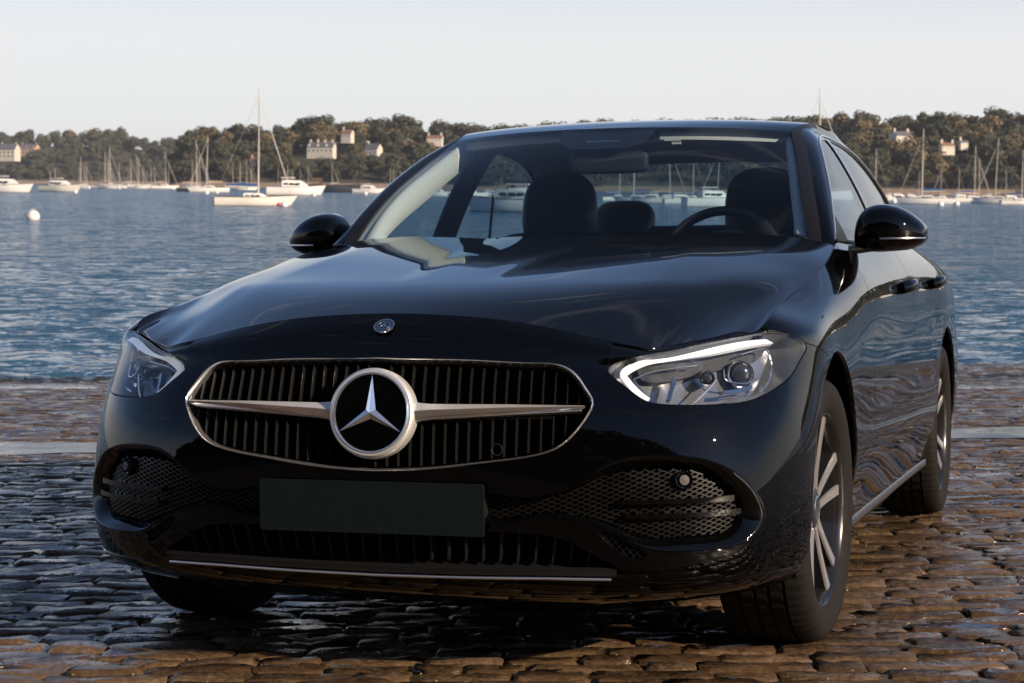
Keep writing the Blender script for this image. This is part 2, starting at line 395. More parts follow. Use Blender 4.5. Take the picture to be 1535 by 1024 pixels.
# hood: rows from the nose cut to the cowl
_he = np.array([(.8065, .47, .812), (.803, .60, .834), (.806, .83, .873), (.8175, 1.10, .918), (.8135, 1.31, .956), (.7925, 1.58, 1.000)])
_hc = [(.13, .827), (.235, .858), (.52, .911), (.86, .960), (1.17, .998), (1.47, 1.031)]
_rowpts = []
for m in range(6):
    row = []; q = np.array([p[0] for p in TOPF[:13]])/.806
    for k, f in enumerate(q):
        if m == 0: row.append(np.array(TOPF[k])); continue
        yc, zc = _hc[m]; xe, ye, ze = _he[m]
        A = [0, .066, .020, .016, .012, .006][m]; z = zc-A*f**2-(zc-ze-A)*f**11
        row.append(np.array([xe*f, yc+(ye-yc)*f**2.6, z]))
    _rowpts.append(row)
HC = np.array(_rowpts)
_hl = np.concatenate([HC[:, :0:-1]*np.array([-1, 1, 1]), HC], 1)
_hq = np.concatenate([-q[:0:-1], q]); _hs = np.array([p[0] for p in _hc])
def Hgrid(sq, qq):
    X = np.einsum('ai,ijk,bj->abk', nbasis(_hs, sq), _hl, nbasis(_hq, qq))
    # two power domes that fade towards the nose
    ax = np.abs(X[..., 0]); yy = X[..., 1]; sm = lambda v: np.clip(v, 0, 1)**2*(3-2*np.clip(v, 0, 1))
    k = np.clip((1.42-yy)/.6, 0, 1.4); vc = .200-.055*k; xo = .470+.03*k; f1 = sm((yy-.28)/.75); acc = 0
    for dl, wt in ((-.022, .1), (-.011, .25), (0, .3), (.011, .25), (.022, .1)):           # creased profile, edges slightly rounded
        a_ = np.abs(ax+dl); acc = acc+wt*np.where(a_ < vc-.06, .0045, np.where(a_ < vc, .0045*(vc-a_)/.06, np.where(a_ < xo, .0125*(a_-vc)/(xo-vc), .0125*np.clip((.80-a_)/(.80-xo), 0, 1))))
    X[..., 2] += f1*(acc-.004)
    return X

# greenhouse side: x as a function of (y, z)
_gz = np.array([.90, .985, 1.08, 1.17, 1.26, 1.33, 1.38, 1.415]); _gx = np.array([.858, .815, .776, .738, .692, .650, .608, .56])
_gy = np.array([1.3, 1.7, 2.1, 2.5, 2.9, 3.3, 3.7, 4.1]); _gk = np.array([.955, .975, .995, 1.0, 1.0, .985, .95, .90])
def Gx(y, z):
    y = np.asarray(y, float); z = np.asarray(z, float); sh = np.broadcast(y, z).shape
    y = np.broadcast_to(y, sh).ravel(); z = np.broadcast_to(z, sh).ravel()
    return ((nbasis(_gz, z) @ _gx)*(nbasis(_gy, y) @ _gk)).reshape(sh)
def pixG(p):
    d = ray(p); lo, hi = 4.0, 9.5; best = None
    for s in np.linspace(lo, hi, 1100):
        X = CAMP+d*s; e = X[0]-Gx(X[1], X[2])
        if best is None: best = e
        if e*best <= 0: return X
    return X

# windscreen edge (triangulated from both sides of the car) and centre line
WS_E = curve([(.716, 1.60, .968), (.706, 1.652, 1.02), (.673, 1.756, 1.127), (.617, 1.985, 1.264), (.563, 2.205, 1.370)], 41)
WS_C = curve([(0, 1.36, .955), (0, 1.425, 1.005), (0, 1.58, 1.118), (0, 1.80, 1.258), (0, 2.065, 1.388)], 41)
def WSgrid(nq=61, inset=1.0):
    q = np.linspace(-inset, inset, nq); a = np.abs(q)
    X = np.zeros((41, nq, 3))
    X[..., 0] = WS_E[:, None, 0]*q[None]
    w = (.7*a**2+.3*a**3.5)[None]
    X[..., 1] = WS_C[:, None, 1]+(WS_E[:, None, 1]-WS_C[:, None, 1])*w; X[..., 2] = WS_C[:, None, 2]+(WS_E[:, None, 2]-WS_C[:, None, 2])*w
    return X
# ------------------------------------------------------------------ car: painted panels
car = empty('parked_car', mat=MCAR)
tag(car, 'black sedan with chrome star grille parked nose-up on the wet stone slipway', 'car')
def zoom(ox, oy, s, pts): return [(ox+a/s, oy+b/s) for a, b in pts]
def pix2tz(pts, **k): return np.array([pixW(p, **k) for p in pts])
BIG = 9.0
t_f = t_of_y
# headlamp outline
HLP = curve(pix2tz(zoom(900, 470, 4.515, [(60, 372), (150, 322), (400, 262), (700, 197), (1000, 142), (1130, 122), (1250, 130), (1340, 160), (1385, 200), (1370, 280), (1310, 390),
      (1220, 480), (1100, 550), (980, 590), (870, 603), (600, 612), (420, 605), (330, 588), (230, 527), (130, 450)])), 120, closed=True)
HL_TIP = pixW((913, 552)); S1 = pixW((1207, 514)); S2 = pixW((1239, 531)); T_HL = pixW((1149.5, 493))[0]
def zline(t): return np.interp(t, [HL_TIP[0], S1[0]-.25, S1[0], S2[0], S2[0]+.6], [HL_TIP[1], .70, S1[1], S2[1], S2[1]-.10])
# grille opening (right half from the photograph, mirrored)
GRH = pix2tz([(604, 538), (705.7, 540), (802.4, 544.5), (844.3, 549), (863.6, 561), (879.7, 583.8), (889.4, 604.8), (881, 624), (863.6, 648), (837.8, 670.9), (802.4, 683.8), (738, 693.4), (634.7, 704.7)])
GRH = np.vstack([[0, GRH[0][1]+.002], GRH, [0, pixW((559, 706.3))[1]-.001]])
_gr = curve(GRH, 90); GRP = np.vstack([_gr, (_gr*np.array([-1, 1]))[-2:0:-1]])
# fog duct: outer lip and inner mesh border
FOG_O = curve(pix2tz([(716, 749), (783, 745.7), (816, 743), (849, 734), (878, 717), (905, 698), (938, 686), (980, 682), (1015, 683), (1055, 688), (1092, 701.5), (1125, 726.4), (1145, 759.6), (1147.5, 773), (1141.6, 789.5),
      (1128, 806), (1105, 818), (1065, 824.5), (998.8, 826.5), (965.6, 821), (939, 808), (912.5, 794.5), (889, 786), (859, 779.5), (816, 774.5), (716, 770)]), 110, closed=True)
FOG_I = curve(pix2tz([(722, 751), (783, 748), (816, 746), (849, 739), (880, 725), (912, 711), (949, 703.5), (992, 701.5), (1032, 702), (1058, 708), (1085, 726), (1107, 747), (1117, 766), (1114.7, 783), (1099.7, 798),
      (1080, 804.5), (1032, 808), (968, 809.5), (940, 800), (913, 788), (889, 780), (859, 774.5), (816, 771), (722, 767.5)]), 110, closed=True)
NET = curve(pix2tz([(897, 795), (905, 810), (914, 819), (932, 831), (954, 841), (966, 838), (970, 831), (952, 820.5), (931, 808), (912.5, 798.5)]), 40, closed=True)
# low centre intake
INTK_H = np.vstack([pix2tz([(640, 796.5), (733, 797), (783, 799), (826, 803.4), (859, 814.4), (899, 836), (932, 855), (944, 863)]), pix2tz([(916, 863.5), (832, 861.5), (700, 859.5)])])
INTK_H = np.vstack([[0, INTK_H[0][1]+.001], INTK_H, [0, INTK_H[-1][1]]])
_ik = poly(INTK_H, 90); INTK = np.vstack([_ik, (_ik*np.array([-1, 1]))[-2:0:-1]])
AF = (.862, .335, .382); AR = (3.716, .335, .382)           # wheel arches: y, z, radius
def arch(Y, Z, A): return np.hypot((Y-A[0]), (Z-A[1])*.985)-A[2]
def gridW(t0, t1, v0, v1, du=.006, dv=.006):
    tq = np.linspace(t0, t1, max(8, int((t1-t0)/du))); vq = np.linspace(v0, v1, max(6, int((v1-v0)/dv)))
    X = Wgrid(tq, vq); N = gridnormals(X)*NSIGN; T, V = np.meshgrid(tq, vq, indexing='ij'); return X, N, T, V
tb = t_f(.95)
X, N, T, V = gridW(-tb, tb, .0, VMAX-.0018, .0062, .0058)
aT = np.abs(T); Z = X[..., 2]; Y = X[..., 1]; TZ = np.stack([aT, Z], -1); TZs = np.stack([T, Z], -1)
fields = [-sdf(HLP, TZ)-.0035, np.maximum(zline(aT)-Z-.0015, HL_TIP[0]-.004-aT), -sdf(GRP, TZs), -sdf(FOG_O, TZ), -sdf(NET, TZ), -sdf(INTK, TZs), arch(Y, Z, AF)]
trimmed('front_bumper', X, N, fields, 'paint', car, .016)
# gloss black strip between bonnet edge and lamp
X, N, T, V = gridW(HL_TIP[0]-.03, T_HL+.06, VMAX*.70, VMAX-.002)
X = X-N*.005; trimmed('lamp_surround', X, N, [-sdf(HLP, np.stack([T, X[..., 2]], -1))-.0006, X[..., 2]-zline(T)+.002], 'gloss_black', car, .01)
trimmed('lamp_surround', X, N, [-sdf(HLP, np.stack([T, X[..., 2]], -1))-.0006, X[..., 2]-zline(T)+.002], 'gloss_black', car, .01, mirror_x=True)
# side panels
YD1, YD2, YD3 = 1.575, 2.665, 3.56
def side(name, y0, y1, fn, v0=0, v1=None, dv=.008, du=.012, mat='paint'):
    X, N, T, V = gridW(t_f(y0), t_f(y1), v0, v1 or VMAX, du, dv); Y = X[..., 1]; Z = X[..., 2]
    for mx in (False, True): trimmed(name, X, N, fn(T, Y, Z, V), mat, car, .012, mirror_x=mx)
ZS = .245
def rear_cut(Y, Z): return YD3-np.maximum(0, .62-Z)*.55-Y           # rear door edge swings forward over the arch
side('front_fender', .38, 1.66, lambda T, Y, Z, V: [-sdf(HLP, np.stack([T, Z], -1))-.0035, np.maximum(Z-zline(T)-.0015, T-t_f(1.02)), T-T_HL+.004, arch(Y, Z, AF), YD1-.003-Y, Z-ZS, np.where(Y > 1.7, BIG, VMAX-.0018-V)], du=.007, dv=.006)
side('front_door', 1.5, 2.75, lambda T, Y, Z, V: [Y-YD1-.003, YD2-.003-Y, Z-ZS])
side('rear_door', 2.6, 3.7, lambda T, Y, Z, V: [Y-YD2-.003, rear_cut(Y, Z)-.003, arch(Y, Z, AR)-.012, Z-ZS])
side('sill', 1.15, 3.45, lambda T, Y, Z, V: [ZS-.003-Z, arch(Y, Z, AF), arch(Y, Z, AR)], v1=VMAX*.3)
side('rear_quarter', 3.2, 4.35, lambda T, Y, Z, V: [-rear_cut(Y, Z)-.002, arch(Y, Z, AR), np.minimum(4.3-Y, 1)], du=.02)
tq = np.concatenate([np.linspace(-_tf[-1], -t_f(4.25), 60)]); 
Xr = Wgrid(np.linspace(t_f(4.304), TST[-1], 60), np.linspace(0, VMAX, 60)); Nr = gridnormals(Xr)*NSIGN
trimmed('rear_bumper', Xr, Nr, [], 'paint', car, 0); trimmed('rear_bumper', Xr, Nr, [], 'paint', car, 0, mirror_x=True)
# bonnet
sq = np.linspace(.13, 1.47, 210); qq = np.linspace(-1, 1, 281); X = Hgrid(sq, qq); N = gridnormals(X); N *= np.sign(N[100, 140, 2])
Q, S = np.meshgrid(qq, sq)
trimmed('bonnet', X, N, [(1-np.abs(Q))*.8-.0020, (S-.13)-.0022], 'paint', car, .02)
# windscreen, roof, rear glass
X = WSgrid(71, .992); N = gridnormals(X); N *= -np.sign(N[20, 35, 1]); ws = trimmed('windscreen', X, N, [], 'windscreen', car, 0)
RE = curve([(.563, 2.205, 1.370), (.573, 2.29, 1.393), (.582, 2.42, 1.413), (.590, 2.6, 1.421), (.592, 2.85, 1.419), (.580, 3.15, 1.402), (.562, 3.40, 1.367), (.556, 3.52, 1.343)], 61)
RC = curve([(0, 2.065, 1.388), (0, 2.2, 1.414), (0, 2.4, 1.438), (0, 2.65, 1.449), (0, 3.0, 1.443), (0, 3.3, 1.417), (0, 3.56, 1.375)], 61)
q = np.linspace(-1, 1, 81); a = np.abs(q); X = np.zeros((61, 81, 3)); X[..., 0] = RE[:, None, 0]*q; w = (.75*a**2.2+.25*a**5)
for k in (1, 2): X[..., k] = RC[:, None, k]+(RE[:, None, k]-RC[:, None, k])*(w if k == 2 else a**2.1)
N = gridnormals(X); N *= np.sign(N[30, 40, 2]); sfield = np.linspace(0, 1, 61)[:, None]*1.4-.0025+0*X[..., 0]
trimmed('roof', X, N, [(1-np.abs(q))[None]*.58-.002+0*X[..., 0], sfield], 'paint', car, .012); ROOF = X
RGE = curve([(.556, 3.52, 1.343), (.585, 3.72, 1.235), (.625, 3.95, 1.115), (.655, 4.10, 1.040)], 31); RGC = curve([(0, 3.565, 1.372), (0, 3.78, 1.255), (0, 4.02, 1.125), (0, 4.20, 1.045)], 31)
X = np.zeros((31, 51, 3)); q5 = np.linspace(-.985, .985, 51); X[..., 0] = RGE[:, None, 0]*q5
for k in (1, 2): X[..., k] = RGC[:, None, k]+(RGE[:, None, k]-RGC[:, None, k])*np.abs(q5)**2.1
N = gridnormals(X); N *= np.sign(N[15, 25, 2]); trimmed('rear_window', X, N, [], 'window_glass', car, 0)
# boot lid between rear glass and tail
tb2 = np.linspace(t_f(3.98), TST[-1]-.25, 40); Wt = Wgrid(tb2, [VMAX])[:, 0]
q5 = np.linspace(-1, 1, 41); X = np.zeros((40, 41, 3)); X[..., 0] = Wt[:, None, 0]*q5; X[..., 1] = Wt[:, None, 1]+(.06*(1-np.abs(q5)**2))[None]*1; X[..., 2] = Wt[:, None, 2]+(.03*(1-np.abs(q5)**3))[None]
N = gridnormals(X); N *= np.sign(N[10, 20, 2]); trimmed('boot_lid', X, N, [], 'paint', car, 0)
# side frame: A-pillar, roof rail and C-pillar in one sweep between glass edge and window line
DLO_UP = np.array([(1.665, 1.015), (1.73, 1.052), (1.80, 1.100), (1.90, 1.163), (2.0, 1.222), (2.1, 1.275), (2.2, 1.320), (2.32, 1.354), (2.5, 1.376), (2.75, 1.384), (3.0, 1.374), (3.2, 1.348), (3.4, 1.296), (3.55, 1.236), (3.69, 1.150), (3.775, 1.075), (3.78, 1.045)])
E2yz = curve(DLO_UP, 181); E2 = np.stack([Gx(E2yz[:, 0], E2yz[:, 1]), E2yz[:, 0], E2yz[:, 1]], 1)
# matched stations on the inner line
_in = np.vstack([WS_E[::4], RE[6::6], RGE[4::4]])
_ky = np.array([(1.665, 1.60), (1.80, 1.715), (2.0, 1.865), (2.2, 2.04), (2.32, 2.16), (2.5, 2.37), (2.75, 2.68), (3.0, 2.96), (3.2, 3.18), (3.4, 3.42), (3.55, 3.64), (3.69, 3.85), (3.775, 4.03), (3.785, 4.09)])
_s = np.concatenate([[0], np.cumsum(np.linalg.norm(np.diff(_in, axis=0), axis=1))]); _inC = spl(_s, _in, np.linspace(0, _s[-1], 600))
yo = np.interp(np.maximum.accumulate(E2[:, 1]), _ky[:, 0], _ky[:, 1]); E0 = np.stack([np.interp(yo, _inC[:, 1], _inC[:, k]) for k in range(3)], 1)
gy = (Gx(E2[:, 1]+.01, E2[:, 2])-Gx(E2[:, 1]-.01, E2[:, 2]))/.02; gz = (Gx(E2[:, 1], E2[:, 2]+.01)-Gx(E2[:, 1], E2[:, 2]-.01))/.02
GN = np.stack([np.ones_like(gy), -gy, -gz], 1); GN /= np.linalg.norm(GN, axis=1, keepdims=True)
D = E0-E2; D -= (D*GN).sum(1, keepdims=True)*GN; L = np.linalg.norm(E0-E2, axis=1, keepdims=True); D /= np.linalg.norm(D, axis=1, keepdims=True)
PILK = np.interp(E2[:, 1], [1.66, 2.0, 2.4, 3.4, 3.78], [.62, .62, .60, .45, .30])[:, None]
CP = E2+D*L*PILK
def frame_patch(w0, w1, n):
    w = np.linspace(w0, w1, n)[None, :, None]; return (1-w)**2*E0[:, None]+2*w*(1-w)*CP[:, None]+w*w*E2[:, None]
def put_frame(name, X, mat, fl=.008):
    N = gridnormals(X); N *= np.sign(N[60, X.shape[1]//2, 0])
    for mx in (False, True): trimmed(name, X, N, [], mat, car, fl, mirror_x=mx)
put_frame('side_frame', frame_patch(.33, 1.0, 16), 'paint')
Xs = frame_patch(0.0, .325, 8); put_frame('pillar_trim', Xs[:82], 'trim_black'); put_frame('side_frame', Xs[82:], 'paint')
# side windows
zb = 1.018
def winfield(Y, Z):
    up = np.interp(Y, np.maximum.accumulate(DLO_UP[:, 0]), DLO_UP[:, 1]); P = np.vstack([curve(DLO_UP, 120), [(3.76, zb)], [(1.66, zb-.004)]]); return sdf(P, np.stack([Y, Z], -1))
yq, zq = np.meshgrid(np.linspace(1.6, 3.85, 190), np.linspace(.985, 1.40, 50), indexing='ij'); X = np.stack([Gx(yq, zq), yq, zq], -1); N = gridnormals(X); N *= np.sign(N[90, 20, 0]); WF_ = winfield(yq, zq)
Xg = X-N*.006
bpl = lambda Z: 2.60+.0*(Z-1)
for mx in (False, True):
    trimmed('window_trim', X-N*.001, N, [WF_+.002, .011-WF_], 'gloss_black', car, .01, mirror_x=mx)
    trimmed('side_window', Xg, N, [WF_-.008, bpl(zq)-.03-yq], 'window_glass', car, 0, mirror_x=mx)
    trimmed('side_window', Xg, N, [WF_-.008, yq-bpl(zq)-.03], 'window_glass', car, 0, mirror_x=mx)
    trimmed('pillar_trim', X-N*.002, N, [WF_-.006, .034-np.abs(yq-bpl(zq))], 'gloss_black', car, .01, mirror_x=mx)
    sg = -1 if mx else 1
    P = np.vstack([curve(DLO_UP, 160)[::2]]); P3 = np.stack([Gx(P[:, 0], P[:, 1])*sg+sg*.001, P[:, 0], P[:, 1]], 1)
    MB().tube(P3, .0035, 6).build('window_moulding', 'chrome', car)
    yb = np.linspace(1.665, 3.785, 40); MB().tube(np.stack([sg*(Gx(yb, 1.014)+.002), yb, np.full(40, 1.0135)], 1), .006, 6).build('belt_moulding', 'trim_black', car)
# ------------------------------------------------------------------ car: lamps, grille, ducts, wheels, mirrors, cabin
def tzpath(pts, n, **k): return curve(pix2tz(pts, **k), n)
def both(fn):
    for sg in (1, -1): fn(sg)
def ringloops(mb, outline, loops, sg, cap=True):
    """sunken bucket: loops of (shrink, depth) of a (t, z) outline"""
    c = outline.mean(0); R_ = []
    for s, d in loops:
        P = c+(outline-c)*s; R_.append(Wp(sg*np.maximum(P[:, 0], .001), P[:, 1], d))
    X = np.array(R_); n = X.shape[1]; F = []
    for a in range(len(R_)-1):
        for b in range(n): F.append((a*n+b, a*n+(b+1) % n, (a+1)*n+(b+1) % n, (a+1)*n+b))
    if cap: F.append(tuple((len(R_)-1)*n+b for b in range(n)))
    mb.add(X.reshape(-1, 3), F); return mb
def ribbon(mb, tz, wid, d0, d1, sg=1):
    """solid strip following the body: centre line (t,z), width, outer and inner depth"""
    T = np.gradient(tz, axis=0); T /= np.linalg.norm(T, axis=1, keepdims=True); Nn = np.stack([-T[:, 1], T[:, 0]], 1); wid = np.broadcast_to(wid, (len(tz),))[:, None]
    a = tz+Nn*wid/2; b = tz-Nn*wid/2
    A0 = Wp(sg*a[:, 0], a[:, 1], d0); A1 = Wp(sg*a[:, 0], a[:, 1], d1); B0 = Wp(sg*b[:, 0], b[:, 1], d0); B1 = Wp(sg*b[:, 0], b[:, 1], d1); n = len(tz)
    V = np.vstack([A0, B0, B1, A1]); F = []
    for k in range(n-1):
        for u_, v_ in ((0, 1), (1, 2), (2, 3), (3, 0)): F.append((u_*n+k, v_*n+k, v_*n+k+1, u_*n+k+1))
    F += [(0, n, 2*n, 3*n), (n-1, 4*n-1, 3*n-1, 2*n-1)]
    return mb.add(V, F)
hz = lambda pts: zoom(900, 470, 4.515, pts)
# --- headlamps
X, N, T, V = gridW(HL_TIP[0]-.03, S1[0]+.03, VMAX*.55, VMAX*.995, .006, .005)
Hf = sdf(HLP, np.stack([T, X[..., 2]], -1))
DRL = tzpath(hz([(1165, 165), (1000, 180), (700, 245), (430, 308), (250, 355), (170, 388)]), 30); DRL2 = tzpath(hz([(215, 362), (160, 395), (185, 440), (260, 520), (330, 575)]), 24)
LINES = [tzpath(hz(p), 24) for p in ([(890, 345), (895, 400), (950, 428), (1090, 424), (1165, 358)], [(405, 558), (450, 583), (660, 576), (715, 530), (830, 410)], [(1010, 240), (1140, 207), (1200, 240), (1232, 310), (1215, 420), (1180, 480)], [(850, 540), (950, 528), (1062, 515)], [(250, 415), (420, 375), (560, 350), (700, 330)], [(250, 415), (300, 470), (345, 520)])]
for sg in (1, -1):
    hl = empty('headlight', parent=car); hl.matrix_parent_inverse = Matrix()
    ringloops(MB(), HLP, [(1.01, .003), (1.0, .010), (.985, .05), (.93, .085), (.6, .095)], sg).build('housing', 'lamp_grey', hl)
    trimmed('lens', X, N, [Hf-.001], 'lens', hl, .012, mirror_x=sg < 0)
    m = MB(); ribbon(m, DRL, np.linspace(.0115, .0150, 30), .012, .022, sg); ribbon(m, DRL2, np.linspace(.0130, .0135, 24), .012, .022, sg); m.build('daytime_light', 'drl', hl)
    for L_ in LINES:
        P = Wp(sg*L_[:, 0], L_[:, 1], .034); MB().tube(P, .0022, 6).build('light_guide', 'bright_silver', hl)
    # projector modules: dark block, chrome ring, lens ball
    for (px, r_, dp) in (((1132, 549), .025, .054), ((1074, 555), .014, .047)):
        t_, z_ = pixW(px); C = Wp(sg*t_, z_, dp)[0]; nrm = Wp(sg*t_, z_, dp-.01)[0]-C; nrm /= np.linalg.norm(nrm)
        fw = np.array([nrm[0]*.4, -1, 0.0]); fw /= np.linalg.norm(fw); R_ = np.array(Vector((0, 0, 1)).rotation_difference(Vector(fw)).to_matrix())
        A = np.linspace(0, 2*math.pi, 28, endpoint=False)
        def rev(prof, mb): 
            Xr = np.array([[np.array([r*math.cos(a), r*math.sin(a), h]) for r, h in prof] for a in A]) @ R_.T + C; return mb.grid(Xr, close_u=True)
        rev([(r_*1.25, -.03), (r_*1.25, .0), (r_*1.12, .006), (r_*1.0, .004), (r_*.98, -.004)], MB()).build('bezel', 'dark_chrome', hl)
        rev([(r_*.98, -.002)]+[(r_*.98*math.cos(b), r_*.55*math.sin(b)-.002) for b in np.linspace(.1, 1.5, 7)]+[(.0003, r_*.55-.002)], MB()).build('projector_lens', 'projector', hl)
    # sculpted inner reflectors
    for (pts, w_) in ((hz([(500, 520), (520, 450), (550, 395)]), .010), (hz([(900, 480), (1000, 474), (1120, 448)]), .008)):
        L_ = tzpath(pts, 12); ribbon(MB(), L_, w_, .045, .06, sg).build('reflector', 'dark_chrome', hl)
# --- grille
gri = empty('grille', parent=car)
GC = np.array([0.0, .615])
def gring(s_t, s_z, d): 
    P = GC+(GRP-GC)*np.array([s_t, s_z]); return Wp(P[:, 0], P[:, 1], d)
L0 = [gring(1.004, 1.008, .004), gring(1.0, 1.0, -.005), gring(.9955, .986, -.0068), gring(.9905, .966, -.003), gring(.9885, .958, .012), gring(.9885, .958, .03)]
# frame is wider at the flanks, thin along the bottom: shrink along x is stronger there by construction
Xf = np.array(L0); MB().grid(np.transpose(Xf, (1, 0, 2)), close_u=True).build('frame', 'chrome', gri)
Xb = np.array([gring(1.0, 1.0, .012), gring(.99, .99, .06), gring(.6, .6, .065), gring(.05, .05, .065)])
MB().grid(np.transpose(Xb, (1, 0, 2)), close_u=True).build('backing', 'void', gri)
BAR_T = poly(pix2tz([(618, 602.5), (640, 605.8), (763.7, 606.5), (873, 608.2)]), 18); BAR_R = poly(pix2tz([(618, 618), (640, 615.5), (763.7, 612.5), (877, 611.5)]), 18); BAR_B = poly(pix2tz([(616, 636), (634, 629), (763.7, 622), (871, 616.5)]), 18)
ztop = lambda t: np.interp(abs(t), *zip(*[(a, b) for a, b in _gr[:46]])) if False else max(b for a, b in _gr if abs(a-abs(t)) < .012)
zbot = lambda t: min(b for a, b in _gr if abs(a-abs(t)) < .012)
zbar = lambda t: float(np.interp(abs(t), BAR_R[:, 0], BAR_R[:, 1]))
def slat(t, z0, z1):
    z = np.linspace(z0, z1, 6); tt = np.full(6, t)
    A = Wp(tt-.0022, z, .016); B = Wp(tt+.0022, z, .016); C = Wp(tt, z, .0105); D_ = Wp(tt+.0035, z, .05); E_ = Wp(tt-.0035, z, .05); V = np.vstack([C, B, D_, E_, A]); F = []
    for k in range(5):
        for u_ in range(5): v_ = (u_+1) % 5; F.append((u_*6+k, v_*6+k, v_*6+k+1, u_*6+k+1))
    F += [tuple(u_*6 for u_ in range(5)), tuple(u_*6+5 for u_ in range(4, -1, -1))]
    MB().add(V, F).build('slat', 'slat', gri)
for k in range(-17, 18):
    t = k*.0272
    if abs(t) > .472: continue
    hi = ztop(t)-.012; lo = zbot(t)+.010; rr = math.sqrt(max(0, .098**2-t*t)); zm = zbar(t) if abs(t) > .09 else .609
    a = zm+max(.016, rr) if abs(t) < .1 else zm+.012; b = zm-max(.016, rr) if abs(t) < .1 else zm-.014
    if hi-a > .012: slat(t, a, hi)
    if b-lo > .012: slat(t, lo, b)
for sg in (1, -1):
    rows = []
    for L_, d in ((BAR_T, .02), (BAR_T, -.002), (BAR_R, -.016), (BAR_B, -.004), (BAR_B, .02)): rows.append(Wp(sg*L_[:, 0], L_[:, 1], d))
    Xb = np.array(rows); mb = MB(); mb.grid(Xb); n = 18; mb.F.append(tuple(k*n+n-1 for k in range(5))); mb.build('bar', 'satin_silver', gri, angle=25)
    MB().grid(np.array([Wp(sg*BAR_R[:, 0], BAR_R[:, 1]-.001, -.0168), (Wp(sg*BAR_R[:, 0], BAR_R[:, 1]*.45+BAR_B[:, 1]*.55, -.0125)), Wp(sg*BAR_B[:, 0], BAR_B[:, 1]+.0015, -.0062)])).build('bar_chrome_face', 'chrome', gri)  # chrome lower face of the bar, below the satin upper face
tilt = math.radians(8); SCEN = np.array([0, .010, .609])
def star_pts(P): # local (x, z, out) -> car, leaning back
    P = np.asarray(P, float); x, z, o = P[..., 0], P[..., 1], P[..., 2]
    return np.stack([x, z*math.sin(tilt)-o*math.cos(tilt), z*math.cos(tilt)+o*math.sin(tilt)], -1)+SCEN
def spin(prof, n=72):
    A = np.linspace(0, 2*math.pi, n, endpoint=False); return star_pts(np.array([[(r*math.cos(a), r*math.sin(a), h) for r, h in prof] for a in A]))
star = empty('star_emblem', parent=gri)
MB().grid(spin([(.100, -.025), (.1005, -.008), (.099, .001), (.094, .006), (.089, .0065)]), close_u=True).build('ring', 'satin_silver', star) if False else None
def sub(mb, name, mat, **k): return mb.build(name, mat, gri, **k)
bpy.data.objects.remove(star)
sub(MB().grid(spin([(.101, -.03), (.1015, -.010), (.100, -.001), (.0955, .004), (.0905, .0045)]), close_u=True), 'star_ring', 'satin_silver')
sub(MB().grid(spin([(.0905, .0046), (.0885, .0062), (.0858, .0052), (.0845, .001)]), close_u=True), 'star_rim', 'chrome')
sub(MB().grid(spin([(.0850, .0015), (.06, .0022), (.03, .0026), (.0005, .0028)]), close_u=True), 'star_disc', 'gloss_black')
def star_mesh(R_, r_in, h, base, xf):
    V = [xf((0, 0, base+h))]; F = []
    for k in range(3):
        a = math.pi/2+k*2*math.pi/3; V.append(xf((R_*math.cos(a), R_*math.sin(a), base+.0005))); a2 = a+math.pi/3; V.append(xf((r_in*math.cos(a2), r_in*math.sin(a2), base+.0005)))
    for k in range(6): F.append((0, 1+k, 1+(k+1) % 6))
    F.append((6, 5, 4, 3, 2, 1)); m = MB(); m.add(V, F); return m
star_mesh(.0852, .0135, .0085, .0025, lambda p: star_pts(np.array(p))).build('star', 'chrome', gri, smooth=False)
# ring of the camera behind the slats
tt, zz = pixW((743, 674)); C = Wp(tt, zz, .012)[0]; A = np.linspace(0, 2*math.pi, 25); MB().tube(np.stack([C[0]+.0125*np.cos(A), C[1]+0*A, C[2]+.0125*np.sin(A)], 1), .0011, 6, cap=False).build('camera_ring', 'trim_black', gri)
# badge on the nose
tt, zz = 0.0, .797; C = Wp(tt, zz, 0)[0]; up = Wp(tt, zz+.006, 0)[0]-C; up /= np.linalg.norm(up); up = up+np.array([0, .28, 0]); up /= np.linalg.norm(up); nb = np.cross((1, 0, 0), up); C = C+nb*.0035; 
def badge(P): P = np.asarray(P, float); return C+P[..., :1]*np.array([1, 0, 0])+P[..., 1:2]*up+P[..., 2:3]*nb
bd = empty('nose_badge', parent=car)
def bspin(prof, n=40): A = np.linspace(0, 2*math.pi, n, endpoint=False); return badge(np.array([[(r*math.cos(a), r*math.sin(a), h) for r, h in prof] for a in A]))
MB().grid(bspin([(.0245, -.001), (.0243, .002), (.0225, .0026), (.0205, .002)]), close_u=True).build('rim', 'bright_silver', bd)
MB().grid(bspin([(.0206, .0018), (.01, .0018), (.0002, .0018)]), close_u=True).build('disc', 'badge_blue', bd)
MB().grid(bspin([(.0160, .0017), (.0158, .0027), (.0140, .0027), (.0138, .0017)]), close_u=True).build('inner_ring', 'bright_silver', bd)
star_mesh(.0145, .0034, .0016, .0018, lambda p: badge(np.array(p))).build('star', 'bright_silver', bd, smooth=False)
# --- number plate (blank)
pl = empty('number_plate', parent=car)
def rrect(w, h, r, n=6):
    P = []
    for cx, cy, a0 in ((w-r, h-r, 0), (-w+r, h-r, 90), (-w+r, -h+r, 180), (w-r, -h+r, 270)):
        for k in range(n+1): a = math.radians(a0+90*k/n); P.append((cx+r*math.cos(a), cy+r*math.sin(a)))
    return P
MB().prism([(x, z+.4005) for x, z in rrect(.266, .0575, .007)], 'y', -.002, .004).build('plate', 'plate', pl, angle=30)
MB().prism([(x, z+.399) for x, z in rrect(.258, .050, .004)], 'y', .0041, .06).build('bracket', 'trim_black', pl, angle=30)
